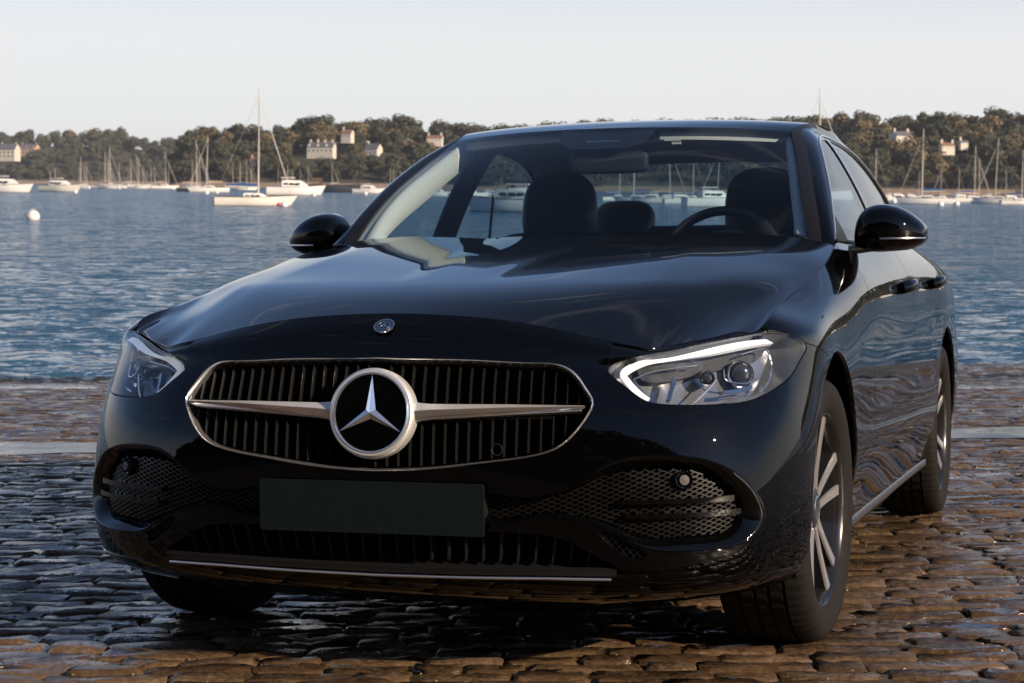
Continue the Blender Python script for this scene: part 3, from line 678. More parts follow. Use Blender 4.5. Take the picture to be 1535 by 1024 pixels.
# --- side ducts in the bumper
def lattice(poly_, depth, sg, pitch, slopes, wid, dp, name, mat, parent):
    mb = MB(); P = poly_; t0, z0 = P.min(0); t1, z1 = P.max(0)
    for sl in slopes:
        span = (z1-z0)+abs(sl)*(t1-t0); n = int(span/pitch)+2
        for k in range(n):
            off = z0-(sl*(t1-t0) if sl > 0 else 0)+k*pitch
            tt = np.linspace(t0, t1, 110); zz = off+sl*(tt-t0)
            ins = sdf(P, np.stack([tt, zz], 1)) > 0; k0 = 0
            while k0 < len(tt):
                if ins[k0]:
                    k1 = k0
                    while k1+1 < len(tt) and ins[k1+1]: k1 += 1
                    if k1-k0 >= 2: ribbon(mb, np.stack([tt[k0:k1+1:2] if (k1-k0) > 3 else tt[k0:k1+1], zz[k0:k1+1:2] if (k1-k0) > 3 else zz[k0:k1+1]], 1), wid, depth, depth+dp, sg)
                    k0 = k1
                k0 += 1
    return mb.build(name, mat, parent)
BL1 = [(930, 754.5), (1000, 752.5), (1060, 750), (1104, 746.5)]; BL2 = [(938, 776), (1010, 774), (1060, 771.5), (1114, 766.5)]
for sg in (1, -1):
    fd = empty('bumper_duct', parent=car)
    n = 110; a_ = FOG_O; b_ = FOG_I
    # align start indices by nearest point
    loops = []
    idx = [int(np.argmin(((b_-p)**2).sum(1))) for p in a_]; 
    bb = np.array([b_[i] for i in idx]); bb = np.array([bb[(k-2) % n]*.1+bb[(k-1) % n]*.2+bb[k]*.4+bb[(k+1) % n]*.2+bb[(k+2) % n]*.1 for k in range(n)])
    for w_, d in ((0, .010), (0, -.0015), (.10, -.0045), (.25, -.002), (.6, .014), (1.0, .030), (1.02, .055)): P = a_*(1-w_)+bb*w_; loops.append(Wp(sg*P[:, 0], P[:, 1], d))
    MB().grid(np.transpose(np.array(loops), (1, 0, 2)), close_u=True).build('surround', 'gloss_black', fd, angle=60)
    ringloops(MB(), bb, [(1.03, .05), (1.0, .085), (.5, .088)], sg).build('backing', 'void', fd)
    lattice(bb*1.0, .028, sg, .0110, (-.33, .50), .0031, .018, 'mesh_insert', 'mesh_black', fd)
    for BL in (BL1, BL2):
        L_ = tzpath(BL, 12); ribbon(MB(), L_, np.linspace(.009, .013, 12), .008, .036, sg).build('blade', 'paint', fd)
    tt, zz = pixW((1028.7, 719.8)); C = Wp(sg*tt, zz, .02)[0]; nrm = Wp(sg*tt, zz, .01)[0]-C; nrm /= np.linalg.norm(nrm); R_ = np.array(Vector((0, 0, 1)).rotation_difference(Vector(nrm)).to_matrix()); A = np.linspace(0, 2*math.pi, 28, endpoint=False)
    def rv(prof): return np.array([[np.array([r*math.cos(a), r*math.sin(a), h]) for r, h in prof] for a in A]) @ R_.T + C
    MB().grid(rv([(.021, -.03), (.021, .004), (.019, .006), (.0165, .005), (.0155, -.01)]), close_u=True).build('sensor_ring', 'gloss_black', fd)
    MB().grid(rv([(.0122, -.02), (.0122, .006), (.0110, .008), (.0002, .0085)]), close_u=True).build('sensor', 'sensor_grey', fd)
    nt_ = empty('lower_vent', parent=car)
    ringloops(MB(), NET, [(1.02, .003), (1.0, .03), (.5, .03)], sg).build('backing', 'void', nt_)
    lattice(NET, .008, sg, .017, (-1.2, .9), .0022, .006, 'mesh_insert', 'mesh_black', nt_)
# --- low intake with upright slats, chrome strip
ik = empty('lower_intake', parent=car)
c0 = INTK.mean(0); loops = []
for s, d in ((1.0, .006), (.995, .05), (.97, .09)): P = np.stack([INTK[:, 0]*s, c0[1]+(INTK[:, 1]-c0[1])*s], 1); loops.append(Wp(P[:, 0], P[:, 1], d))
MB().grid(np.transpose(np.array(loops), (1, 0, 2)), close_u=True).build('duct', 'trim_black', ik)
P = np.stack([INTK[:, 0]*.99, INTK[:, 1]], 1); V_ = Wp(P[:, 0], P[:, 1], .088); MB().add(V_, [tuple(range(len(V_)))]).build('backing', 'void', ik)
_iku = INTK_H[:9]
for k in range(-14, 15):
    t = k*.0405
    zt = float(np.interp(abs(t), _iku[:, 0], _iku[:, 1])); zb_ = INTK_H[-1][1]+.012
    if abs(t) > .52 or zt-zb_ < .012: continue
    z = np.linspace(zb_, zt, 4); lean = t*(1+.02*(z-zb_)/.06); A = Wp(lean-.002, z, .028); B = Wp(lean+.002, z, .028); C = Wp(lean+.002, z, .07); D_ = Wp(lean-.002, z, .07); V_ = np.vstack([A, B, C, D_])
    F = [(u_*4+j, ((u_+1) % 4)*4+j, ((u_+1) % 4)*4+j+1, u_*4+j+1) for j in range(3) for u_ in range(4)]+[(0, 4, 8, 12), (3, 15, 11, 7)]
    MB().add(V_, F).build('slat', 'trim_black', ik)
tq_ = np.linspace(-pixW((916.5, 865))[0], pixW((916.5, 865))[0], 60); zc_ = np.interp(np.abs(tq_), [0, .2, .4, .543], [pixW((558, 857.5))[1], pixW((700, 862))[1], pixW((832.8, 863.7))[1], pixW((916.5, 865))[1]])
MB().tube(Wp(tq_, zc_, -.010), .0032, 10).build('chrome_strip', 'chrome', ik)
ribbon(MB(), np.stack([tq_*1.02, zc_+.010], 1), .013, -.004, .01).build('ledge', 'trim_black', ik)
# edge of the lip under the wings
lp = tzpath([(952, 866), (972, 871), (1020, 871.5), (1080, 868), (1140, 861), (1185, 852)], 24)
for sg in (1, -1): ribbon(MB(), np.stack([lp[:, 0], lp[:, 1]], 1), .003, -.003, .004, sg).build('lip_edge', 'gloss_black', car)
# underbody, wheel houses
MB().box((0, 2.3, .20), (1.45, 3.5, .06)).build('underbody', 'void', car); MB().box((0, .5, .22), (1.1, .7, .05)).build('undertray', 'void', car)
MB().box((0, .55, .45), (1.0, .4, .4)).build('engine_block', 'void', car)
for A_ in (AF, AR):
    for sg in (1, -1):
        a = np.linspace(-.35, math.pi+.35, 26); prof = [(.62, .376), (.80, .378), (.862, .380)]
        X = np.array([[(sg*x, A_[0]+r*math.cos(q_), A_[1]+r*math.sin(q_)) for x, r in prof] for q_ in a]); mb = MB().grid(X)
        V_ = [(sg*.60, A_[0]+.40*math.cos(q_), A_[1]+.40*math.sin(q_)) for q_ in a]; mb.add(V_, [tuple(range(len(V_)))]); mb.build('wheel_house', 'void', car)
for sg in (1, -1):
    yb = np.linspace(1.30, 3.30, 40); P = np.array([Wp(sg*t_f(y), .232, -.002)[0] for y in yb]); MB().tube(P, .004, 8, ry=.014).build('sill_strip', 'bright_silver', car)

# --- wheels
def wheel(name, cy, sg, steer=0.0, spin0=0.0, track=.778):
    w = empty(name, parent=car); w.matrix_local = Matrix.Translation((sg*track, cy, .329)) @ Matrix.Rotation(steer, 4, 'Z') @ Matrix.Scale(sg, 4, (1, 0, 0)) if False else Matrix.Translation((sg*track, cy, .329)) @ Matrix.Rotation(steer+(math.pi if sg < 0 else 0), 4, 'Z')
    nA = 216; half = [(.226, .078), (.238, .100), (.250, .108), (.275, .1155), (.300, .114), (.312, .108), (.3205, .099), (.3255, .088), (.3285, .072), (.3290, .060), (.3215, .059), (.3215, .051), (.3300, .050), (.3303, .022), (.3225, .021), (.3225, .013), (.3305, .012)]
    prof = [(r, x) for r, x in half]+[(r, -x) for r, x in half[::-1]]
    A = np.linspace(0, 2*math.pi, nA, endpoint=False); X = np.zeros((nA, len(prof), 3))
    for j, (r, x) in enumerate(prof):
        rr = np.full(nA, r)
        if abs(x) > .06 and r > .318: rr = rr-np.where((np.arange(nA)+(0 if x > 0 else 1)) % 3 == 0, .0045, 0)
        elif r > .329: rr = rr-np.where((np.arange(nA)+int(abs(x)*120)) % 4 == 0, .003, 0)
        X[:, j] = np.stack([np.full(nA, x), rr*np.cos(A), rr*np.sin(A)], 1)
    MB().grid(X, close_u=True).build('tyre', 'rubber', w, angle=50)
    MB().lathe([(.2425, .0985), (.2415, .1005), (.237, .1005), (.233, .096), (.229, .086), (.224, .070), (.215, .030), (.208, -.02), (.205, -.09), (.23, -.098)], 96).build('rim', 'rim_dark', w)
    for k in range(5):
        a0 = math.pi/2+spin0+k*2*math.pi/5; mb = MB(); mk = MB()
        for s in (-1, 1):
            rr = np.linspace(.040, .231, 12); f = (rr-.04)/.191; c = s*(.0145+.033*f**1.1); wd_ = .0100+.0050*f; h = .074+.017*f**1.6
            for q_ in (mb, mk):
                top = h if q_ is mb else h-.0045; bot = h-.006 if q_ is mb else h-.045; kw = 1.0 if q_ is mb else 1.35; V_ = []
                for i in range(12):
                    for (dx, hh) in ((-wd_[i]*kw, bot[i]), (-wd_[i]*kw*.85, top[i]), (wd_[i]*kw*.85, top[i]), (wd_[i]*kw, bot[i])):
                        u_, v_ = rr[i], c[i]+dx; V_.append((hh, u_*math.cos(a0)-v_*math.sin(a0), u_*math.sin(a0)+v_*math.cos(a0)))
                F = [(i*4+j, i*4+(j+1) % 4, (i+1)*4+(j+1) % 4, (i+1)*4+j) for i in range(11) for j in range(4)]+[(0, 1, 2, 3), (44, 47, 46, 45)]; q_.add(V_, F)
        mb.build('spoke', 'spoke_face', w, angle=25); mk.build('spoke_web', 'rim_dark', w, angle=25)
        b0 = a0+math.pi/5; c_ = (.068, .056*math.cos(b0), .056*math.sin(b0)); MB().lathe([(.010, -.02), (.010, .0), (.007, .002), (.0002, .002)], 12, c=c_).build('bolt', 'bright_silver', w)
    MB().lathe([(.075, .03), (.072, .066), (.045, .076), (.0335, .078), (.0335, .07)], 40).build('hub', 'rim_dark', w)
    MB().lathe([(.033, .072), (.033, .079), (.030, .0805), (.027, .0795), (.0003, .0795)], 40).build('hub_cap', 'bright_silver', w)
    MB().lathe([(.07, -.01), (.158, -.01), (.158, .012), (.07, .012)], 60).build('brake_disc', 'disc_steel', w)
    a = np.linspace(.2, 1.5, 12); X = np.array([[(h, r*math.cos(q_), r*math.sin(q_)) for h, r in ((-.03, .10), (.035, .10), (.035, .172), (-.03, .172), (-.03, .10))] for q_ in a]); MB().grid(X).build('brake_caliper', 'dark_grey_metal', w)
    return w
tag(wheel('wheel', .852, 1, math.radians(-2.2)), None); wheel('wheel', .852, -1, math.radians(-2.2), .3); wheel('wheel', 3.716, 1, 0, .35, .782); wheel('wheel', 3.716, -1, 0, .1, .782)

# --- door mirrors
def mirror(sg):
    m = empty('door_mirror', parent=car)
    # head: sections along x; each (x, y_front, y_back, z_low, z_high)
    sec = [(.815, 1.815, 1.895, 1.000, 1.045), (.824, 1.786, 1.900, .990, 1.085), (.845, 1.768, 1.905, .984, 1.112), (.875, 1.760, 1.910, .982, 1.124), (.915, 1.765, 1.915, .984, 1.122), (.955, 1.782, 1.920, .988, 1.108), (.985, 1.805, 1.923, .996, 1.088), (1.008, 1.835, 1.925, 1.008, 1.066), (1.017, 1.866, 1.925, 1.020, 1.050)]
    S = np.array(sec); S = np.stack([spl(np.arange(9), S[:, k], np.linspace(0, 8, 33)) for k in range(5)], 1); A = np.linspace(0, 2*math.pi, 40, endpoint=False)
    def sect(s, k=1.0):
        x, y0, y1, z0, z1 = s; cz = (z0+z1)/2; hz_ = (z1-z0)/2*k; P = []
        for a in A:
            c, s_ = math.cos(a), math.sin(a); yy = y1+(y0-y1)*max(0, c)**.62*k if c > 0 else y1+.006*(-c)**.5; P.append((sg*x, yy, cz+hz_*np.sign(s_)*abs(s_)**.80))
        return P
    X = np.array([sect(s) for s in S]); mb = MB().grid(X.transpose(0, 1, 2)) if False else MB()
    n = 40; V_ = X.reshape(-1, 3); F = [(i*n+j, i*n+(j+1) % n, (i+1)*n+(j+1) % n, (i+1)*n+j) for i in range(32) for j in range(n)]+[tuple(range(n)), tuple(32*n+j for j in range(n-1, -1, -1))]
    mb.add(V_, F); mb.build('shell', 'paint', m, angle=70)
    # indicator line low on the shell
    L_ = []
    for s in S[14:32]:
        x, y0, y1, z0, z1 = s; zc = (z0+z1)/2; zz = 1.0195+.012*((x-.85)/.17)**2*.2; k = np.clip((zz-zc)/((z1-z0)/2), -1, 1); sn = abs(k)**(1/.8); cs = math.sqrt(max(0, 1-sn*sn)); L_.append((sg*(x+.001), y1+(y0-y1)*cs**.62-.001, zz))
    MB().tube(np.array(L_), .0016, 6, ry=.0028).build('indicator', 'bright_silver', m)
    gl = np.array([(sg*s[0], s[2]+.0075, 0) for s in S]); G_ = []
    for s in S[3:31]: zc = (s[3]+s[4])/2; hh = (s[4]-s[3])/2*.86; G_.append([(sg*s[0], s[2]+.0085, zc-hh), (sg*s[0], s[2]+.0085, zc+hh)])
    MB().grid(np.array(G_)).build('mirror_glass', 'mirror_glass', m)
    P = curve([(sg*.72, 1.78, .986), (sg*.77, 1.795, .987), (sg*.82, 1.82, .990), (sg*.87, 1.845, .998)], 14); MB().tube(P, np.linspace(.046, .030, 14), 16, up=(0, 0, 1), ry=np.linspace(.014, .013, 14)).build('arm', 'trim_black', m)
    # sail panel at the foot of the window
    tri_ = np.array([(1.67, 1.016), (1.80, 1.096), (1.835, 1.06), (1.86, 1.016)]); o_ = [(Gx(y, z)*sg+sg*.003, y, z) for y, z in tri_]; i_ = [(Gx(y, z)*sg-sg*.01, y, z) for y, z in tri_]
    MB().add(o_+i_, [(0, 1, 2, 3), (7, 6, 5, 4)]+[(k, k+4, (k+1) % 4+4, (k+1) % 4) for k in range(4)]).build('sail_panel', 'trim_black', m)
mirror(1); mirror(-1)
# --- door handles
for sg in (1, -1):
    for y0, z0 in ((2.36, .872), (3.27, .884)):
        h = empty('door_handle', parent=car); yy = np.linspace(y0, y0+.20, 14); f = np.linspace(0, 1, 14)
        P = np.array([Wp(sg*t_f(y), z0+.008*ff, -.004-.030*math.sin(math.pi*min(1, max(0, ff)))**.5)[0] for y, ff in zip(yy, f)])
        MB().tube(P, .012, 12, ry=.019).build('grip', 'paint', h)
# --- cowl and wiper tray
yc = np.linspace(-1, 1, 41); ax_ = np.abs(yc); r0 = np.stack([.757*yc, 1.46+.14*ax_**2.6, 1.012-.018*ax_**2], 1); r1 = np.stack([.74*yc, 1.40+.22*ax_**2+.10, .972+0*yc], 1)
MB().grid(np.array([r0+np.array([0, -.03, -.02]), r0+np.array([0, .02, -.035]), r1+np.array([0, .05, -.02])])).build('cowl', 'trim_black', car)
# --- cabin
X = WSgrid(31, .90); 
MB().grid(np.array([[(x, 1.50+.10*(x/.7)**2, .955) for x in np.linspace(-.70, .70, 15)], [(x, 1.62+.04*(x/.7)**2, .985) for x in np.linspace(-.70, .70, 15)], [(x, 1.78, .990+.012*math.exp(-((x-.37)/.18)**2)) for x in np.linspace(-.70, .70, 15)], [(x, 1.90, .955) for x in np.linspace(-.70, .70, 15)], [(x, 1.92, .70) for x in np.linspace(-.70, .70, 15)]])).build('dashboard', 'cabin_dark', car)
hood_ = MB(); hood_.box((-.08, 1.86, 1.02), (.02, .02, .01)); 
sw = empty('steering_wheel', parent=car); cW = np.array([.37, 2.03, .965]); axd = np.array([0, math.cos(math.radians(25)), math.sin(math.radians(-25))]); upv = np.array([0, math.sin(math.radians(25)), math.cos(math.radians(25))])
A = np.linspace(0, 2*math.pi, 49); MB().tube(np.array([cW+.178*math.cos(a)*np.array([1, 0, 0])+.172*math.sin(a)*upv for a in A]), .0155, 10, cap=False).build('wheel_rim', 'leather', sw)
MB().box(cW, (.34, .02, .035), np.stack([np.array([1, 0, 0]), axd, upv], 1)).build('wheel_spoke', 'cabin_dark', sw); MB().box(cW+axd*(-.005), (.12, .04, .11), np.stack([np.array([1, 0, 0]), axd, upv], 1)).build('airbag_cover', 'leather', sw)
MB().tube(np.array([cW, cW-axd*.3]), .03, 10).build('column', 'cabin_dark', sw) if False else None
def pad(name, c, d, rx, par, mat='leather', e=.45, cut=None):
    """soft cushion: superellipsoid leaning back by rx"""
    nu, nv = 24, 16; X = np.zeros((nu, nv, 3)); 
    for i, a in enumerate(np.linspace(0, 2*math.pi, nu, endpoint=False)):
        for j, b in enumerate(np.linspace(-math.pi/2, math.pi/2, nv)):
            f = lambda v, p: np.sign(v)*abs(v)**p
            X[i, j] = (d[0]/2*f(math.cos(b), e)*f(math.cos(a), e), d[1]/2*f(math.cos(b), e)*f(math.sin(a), e), d[2]/2*f(math.sin(b), e))
    R_ = np.array(Matrix.Rotation(rx, 3, 'X')); X = X @ R_.T + np.array(c); MB().grid(X, close_u=True).build(name, mat, par)
for sg in (1, -1):
    st = empty('front_seat', parent=car); pad('cushion', (sg*.37, 2.32, .56), (.50, .55, .20), .12, st); pad('backrest', (sg*.37, 2.66, .80), (.52, .17, .56), -.28, st); pad('headrest', (sg*.37, 2.775, 1.145), (.275, .12, .30), -.16, st, e=.72)
    rh = empty('rear_headrest', parent=car); pad('pad', (sg*.33, 3.56, 1.13), (.24, .10, .18), -.2, rh, e=.6)
    pad('parcel_speaker', (sg*.4, 3.9, .99), (.2, .2, .04), 0, rh, 'cabin_dark')
rs = empty('rear_seat', parent=car); pad('backrest', (0, 3.50, .82), (1.28, .18, .60), -.35, rs, e=.3); pad('cushion', (0, 3.2, .54), (1.3, .55, .2), .1, rs, e=.3)
MB().box((0, 3.83, .985), (1.2, .5, .02)).build('parcel_shelf', 'cabin_dark', car)
MB().box((0, 2.6, .30), (1.5, 2.4, .05)).build('floor', 'cabin_dark', car)
# inner skins: headlining, pillar trims, door cards
Xh = ROOF[2:58].copy()*np.array([.97, 1, 1])-np.array([0, 0, .028]); MB().grid(Xh[:, ::4]).build('headlining', 'cabin_light', car)
for sg in (1, -1):
    Xi = frame_patch(0.0, 1.0, 6); Nn = gridnormals(Xi); Nn *= np.sign(Nn[60, 3, 0]); Xi = (Xi-Nn*.022); wide = Xi[:96]; d = (wide[:, -1]-wide[:, 0]); wide[:, 0] -= d*.02; wide[:, -1] += d*.05; Xi[:96] = wide
    MB().grid(Xi[4:]*np.array([sg, 1, 1])).build('pillar_lining', 'cabin_light', car)
    # bulky inner trim of the windscreen pillar
    Ei = curve([at((574, 362), y=1.745), at((603, 332), y=1.865), at((632, 307), y=1.98), at((661, 282), y=2.10), at((690, 257), y=2.22), at((712, 236), y=2.33)], 30)*np.array([-1, 1, 1]); Eo = np.array([np.array([np.interp(f, np.linspace(0, 1, 41), WS_E[:, k]) for k in range(3)]) for f in np.linspace(.12, .985, 30)])+np.array([-.012, .022, -.006])
    mid = (Ei+Eo)/2+np.array([-.012, -.018, .010]); Er = Ei+np.array([.06, .03, -.002]); T_ = np.stack([Eo+np.array([.01, .02, 0]), Eo, Eo*.6+mid*.4+np.array([-.003, -.006, .003]), mid, Ei, Ei+np.array([.012, .012, -.003]), Er], 1); MB().grid(T_*np.array([sg, 1, 1])).build('pillar_cover', 'cabin_light', car, angle=60)
    hx = np.linspace(.16, .535, 12); hy = 2.075+.145*(hx/.56)**2.1; MB().grid(np.array([np.stack([sg*hx, hy+.012, 1.377-.014*(hx/.56)**2], 1), np.stack([sg*hx, hy+.016, 1.352-.014*(hx/.56)**2], 1), np.stack([sg*hx, hy+.05, 1.350-.014*(hx/.56)**2], 1)])).build('header_lining', 'cabin_light', car)
    yy = np.linspace(1.62, 3.6, 30); X = np.array([[(sg*(Gx(y, 1.01)-.03), y, 1.004), (sg*.76, y, .90), (sg*.78, y, .35)] for y in yy]); MB().grid(X).build('door_card', 'cabin_dark', car)
    zz = np.linspace(.98, 1.375, 10); X = np.array([[(sg*(Gx(y, z)-.03), y, z) for y in (2.56, 2.60, 2.70, 2.74)] for z in zz]); X[:, 0, 0] += sg*.012; MB().grid(X).build('pillar_lining', 'cabin_dark', car)
    P = curve([(sg*.57, 2.62, 1.20), (sg*.56, 2.55, 1.08), (sg*.53, 2.40, .85)], 10); MB().tube(P, .002, 6, ry=.022).build('seat_belt', 'cabin_dark', car)
# sensor housing and rear-view mirror at the top of the screen
hs = MB(); X = np.array([[(x*w_, y, z) for x in np.linspace(-1, 1, 9)] for w_, y, z in ((.155, 2.075, 1.383), (.15, 2.03, 1.360), (.135, 1.985, 1.333), (.09, 1.955, 1.316), (.085, 1.99, 1.312), (.13, 2.08, 1.36))]); hs.grid(X).build('sensor_housing', 'trim_black', car)
for px_, py_, w_ in ((1008, 209.5, .052), (1014, 214.5, .030)):
    C = at((px_, py_), y=2.06); MB().box(C, (w_, .004, .007)).build('windscreen_sticker', 'cabin_light', car, smooth=False)
MB().box((0, 2.005, 1.336), (.11, .006, .02), np.array(Matrix.Rotation(.9, 3, 'X'))).build('camera_cover', 'bright_silver', car, smooth=False)
rm = empty('inner_mirror', parent=car); pad('head', (.02, 1.995, 1.275), (.255, .03, .07), -.1, rm, 'cabin_dark', e=.35); MB().tube(np.array([(0, 2.0, 1.28), (0, 2.02, 1.34)]), .012, 8).build('stem', 'cabin_dark', rm)
for x0, x1 in ((-.56, -.17), (.17, .56)): 
    X = np.array([[(x, 2.06+.20*(abs(x)/.56)**2.1+dy, 1.372-.008*(abs(x)/.56)**2-dz) for x in np.linspace(x0, x1, 10)] for dy, dz in ((.05, .0), (.20, .012), (.21, .02), (.05, .012), (.05, .0))]); MB().grid(X).build('sun_visor', 'cabin_light', car)
# ------------------------------------------------------------------ slipway
cy_, sy_ = math.cos(CYAW), math.sin(CYAW)
MSLIP = MCAR @ Matrix([[cy_, sy_, 0, CAMP[0]], [-sy_, cy_, 0, CAMP[1]], [0, 0, 1, 0], [0, 0, 0, 1]])     # local: X across the view, Y down to the water, Z up
def noise_mat(name, cols, scale, rough, bump=.3, bscale=60, coat=0.0, island=True, rscale=6.0, grit=None):
    m, nt, b = material(name); L = nt.links; nd = nt.nodes
    tc = nd.new('ShaderNodeTexCoord'); geo = nd.new('ShaderNodeNewGeometry'); vec = geo.outputs['Position']; b.inputs['Specular IOR Level'].default_value = .27
    rp = nd.new('ShaderNodeValToRGB'); n = len(cols)
    while len(rp.color_ramp.elements) < n: rp.color_ramp.elements.new(.5)
    for i, c in enumerate(cols): rp.color_ramp.elements[i].position = i/(n-1); rp.color_ramp.elements[i].color = (*c, 1)
    nz = nd.new('ShaderNodeTexNoise'); nz.inputs['Scale'].default_value = scale; nz.inputs['Detail'].default_value = 8; nz.inputs['Roughness'].default_value = .65; L.new(vec, nz.inputs['Vector'])
    src = nz.outputs[0]
    if island:
        mm = nd.new('ShaderNodeMath'); mm.operation = 'MULTIPLY_ADD'; mm.inputs[1].default_value = .55; L.new(geo.outputs['Random Per Island'], mm.inputs[0])
        ms = nd.new('ShaderNodeMath'); ms.operation = 'MULTIPLY_ADD'; ms.inputs[1].default_value = 1.1; ms.inputs[2].default_value = -.33; L.new(nz.outputs[0], ms.inputs[0]); L.new(ms.outputs[0], mm.inputs[2]); src = mm.outputs[0]
    L.new(src, rp.inputs[0]); col = rp.outputs[0]
    if grit:
        ng = nd.new('ShaderNodeTexNoise'); ng.inputs['Scale'].default_value = 70; ng.inputs['Detail'].default_value = 4; L.new(vec, ng.inputs['Vector'])
        gr = nd.new('ShaderNodeMapRange'); gr.inputs[1].default_value = .60; gr.inputs[2].default_value = .68; L.new(ng.outputs[0], gr.inputs[0])
        gx = nd.new('ShaderNodeMix'); gx.data_type = 'RGBA'; L.new(gr.outputs[0], gx.inputs[0]); L.new(col, gx.inputs[6]); gx.inputs[7].default_value = (*grit, 1); col = gx.outputs[2]
    L.new(col, b.inputs['Base Color'])
    n2 = nd.new('ShaderNodeTexNoise'); n2.inputs['Scale'].default_value = rscale; n2.inputs['Detail'].default_value = 6; L.new(vec, n2.inputs['Vector'])
    mr = nd.new('ShaderNodeMapRange'); mr.inputs[1].default_value = .35; mr.inputs[2].default_value = .65; mr.inputs[3].default_value = rough[0]; mr.inputs[4].default_value = rough[1]; L.new(n2.outputs[0], mr.inputs[0]); L.new(mr.outputs[0], b.inputs['Roughness'])
    acc = geo.outputs['Normal']
    for sc, kk in ((bscale*.35, .55), (bscale, .9), (bscale*2.6, .8)):                # rough cleft faces: slopes straight from noise
        n3 = nd.new('ShaderNodeTexNoise'); n3.inputs['Scale'].default_value = sc; n3.inputs['Detail'].default_value = 3; L.new(vec, n3.inputs['Vector'])
        sb = nd.new('ShaderNodeVectorMath'); sb.operation = 'SUBTRACT'; sb.inputs[1].default_value = (.5, .5, .5); L.new(n3.outputs['Color'], sb.inputs[0])
        ml = nd.new('ShaderNodeVectorMath'); ml.operation = 'SCALE'; ml.inputs['Scale'].default_value = kk*bump; L.new(sb.outputs[0], ml.inputs[0])
        ad = nd.new('ShaderNodeVectorMath'); ad.operation = 'ADD'; L.new(acc, ad.inputs[0]); L.new(ml.outputs[0], ad.inputs[1]); acc = ad.outputs[0]
    nm = nd.new('ShaderNodeVectorMath'); nm.operation = 'NORMALIZE'; L.new(acc, nm.inputs[0]); L.new(nm.outputs[0], b.inputs['Normal'])
    if coat: b.inputs['Coat Weight'].default_value = coat; b.inputs['Coat Roughness'].default_value = .12
    return m
noise_mat('sett', [(.018, .011, .006), (.058, .035, .019), (.105, .066, .036), (.175, .122, .078)], 48, (.08, .5), 1.0, 60, 0)
noise_mat('joint', [(.022, .015, .009), (.07, .048, .026), (.15, .10, .045)], 30, (.25, .8), .6, 90, .15, island=False, grit=(.24, .165, .065))
noise_mat('wet_slab', [(.020, .022, .026), (.05, .05, .052)], 5, (.10, .30), .10, 22, 0, island=False, rscale=2.5)
noise_mat('weed', [(.012, .011, .006), (.035, .026, .010), (.06, .042, .014)], 25, (.25, .6), .9, 40, .3, island=False)
sw_ = empty('slipway', mat=MSLIP); tag(sw_, kind='structure')
# bed under the setts, running on below the water; lumpy so that the joints are uneven
gx_ = np.concatenate([np.linspace(-45, -5, 14)[:-1], np.linspace(-5, 5, 110), np.linspace(5, 45, 14)[1:]]); gy_ = np.concatenate([np.linspace(-16, 3.5, 12)[:-1], np.linspace(3.5, 12, 110), np.linspace(12, 26, 50)[1:]])
GXX, GYY = np.meshgrid(gx_, gy_, indexing='ij'); GZ = -.0085+.004*np.sin(GXX*23.1+GYY*9)*np.sin(GYY*31.7)+.003*np.sin(GXX*51+3*GYY)
MB().grid(np.stack([GXX, GYY, GZ], -1)).build('bed', 'joint', sw_)
# smooth slab band that crosses the slip
def slipxy(p): P = at(p, z=0.0)-CAMP; return np.array([P[0]*cy_-P[1]*sy_, P[0]*sy_+P[1]*cy_])
B0 = slipxy((0, 681)); B1 = slipxy((1530, 656)); C0 = slipxy((0, 663)); C1 = slipxy((1530, 639)); dB = (B1-B0); 
def ext(a, b, k0, k1): return a+(b-a)*k0, a+(b-a)*k1
pa, pb = ext(B0, B1, -1.2, 2.2); pc, pd = ext(C0, C1, -1.2, 2.2); BAND = np.array([pa, pb, pd, pc])
u_ = np.linspace(0, 1, 160); v_ = np.linspace(0, 1, 5); X = np.zeros((160, 5, 3))
for i, a in enumerate(u_):
    for j, b in enumerate(v_): bb_ = b if 0 < b < 1 else b+(.05*math.sin(a*173+b*9)+.04*math.sin(a*71+b*3)); X[i, j, :2] = (pa*(1-a)+pb*a)*(1-bb_)+(pc*(1-a)+pd*a)*bb_; X[i, j, 2] = -.002+.0015*math.sin(a*60)
MB().grid(X).build('wet_band', 'wet_slab', sw_)
# waterline edge: low stone kerb slabs with weed
def stone_variant(seed, nx=6, ny=5):
    r = np.random.default_rng(seed); X = np.zeros((nx, ny, 3)); g = np.array([-1, -.86, -.35, .3, .85, 1]); h = np.array([-1, -.80, 0, .80, 1])
    lowx = r.normal(0, .35, 4); 
    for i in range(nx):
        for j in range(ny):
            a, b = g[i], h[j]; e = max(abs(a), abs(b))
            z = (-.006 if abs(a) == 1 else 0)+(-.006 if abs(b) == 1 else 0)+r.normal(0, .0024)+.003*math.sin(2.3*a+lowx[0]*4)*math.cos(1.9*b+lowx[1]*5)
            jx = .5*a+(r.normal(0, .016) if abs(a) == 1 else r.normal(0, .02)); jy = .5*b+(r.normal(0, .022) if abs(b) == 1 else r.normal(0, .02))
            if abs(a) == 1 and abs(b) == 1: jx *= .965; jy *= .95
            X[i, j] = (jx, jy, z)
    V = list(X.reshape(-1, 3)); F = [(i*ny+j, (i+1)*ny+j, (i+1)*ny+j+1, i*ny+j+1) for i in range(nx-1) for j in range(ny-1)]
    rim = [i*ny for i in range(nx)]+[(nx-1)*ny+j for j in range(1, ny)]+[i*ny+ny-1 for i in range(nx-2, -1, -1)]+[j for j in range(ny-2, 0, -1)]
    b0 = len(V); V += [np.array([V[k][0]*1.04, V[k][1]*1.04, -.05]) for k in rim]; n = len(rim)
    F += [(rim[(k+1) % n], rim[k], b0+k, b0+(k+1) % n) for k in range(n)]
    return np.array(V), F
VAR = [stone_variant(100+k) for k in range(14)]; VMESH = []
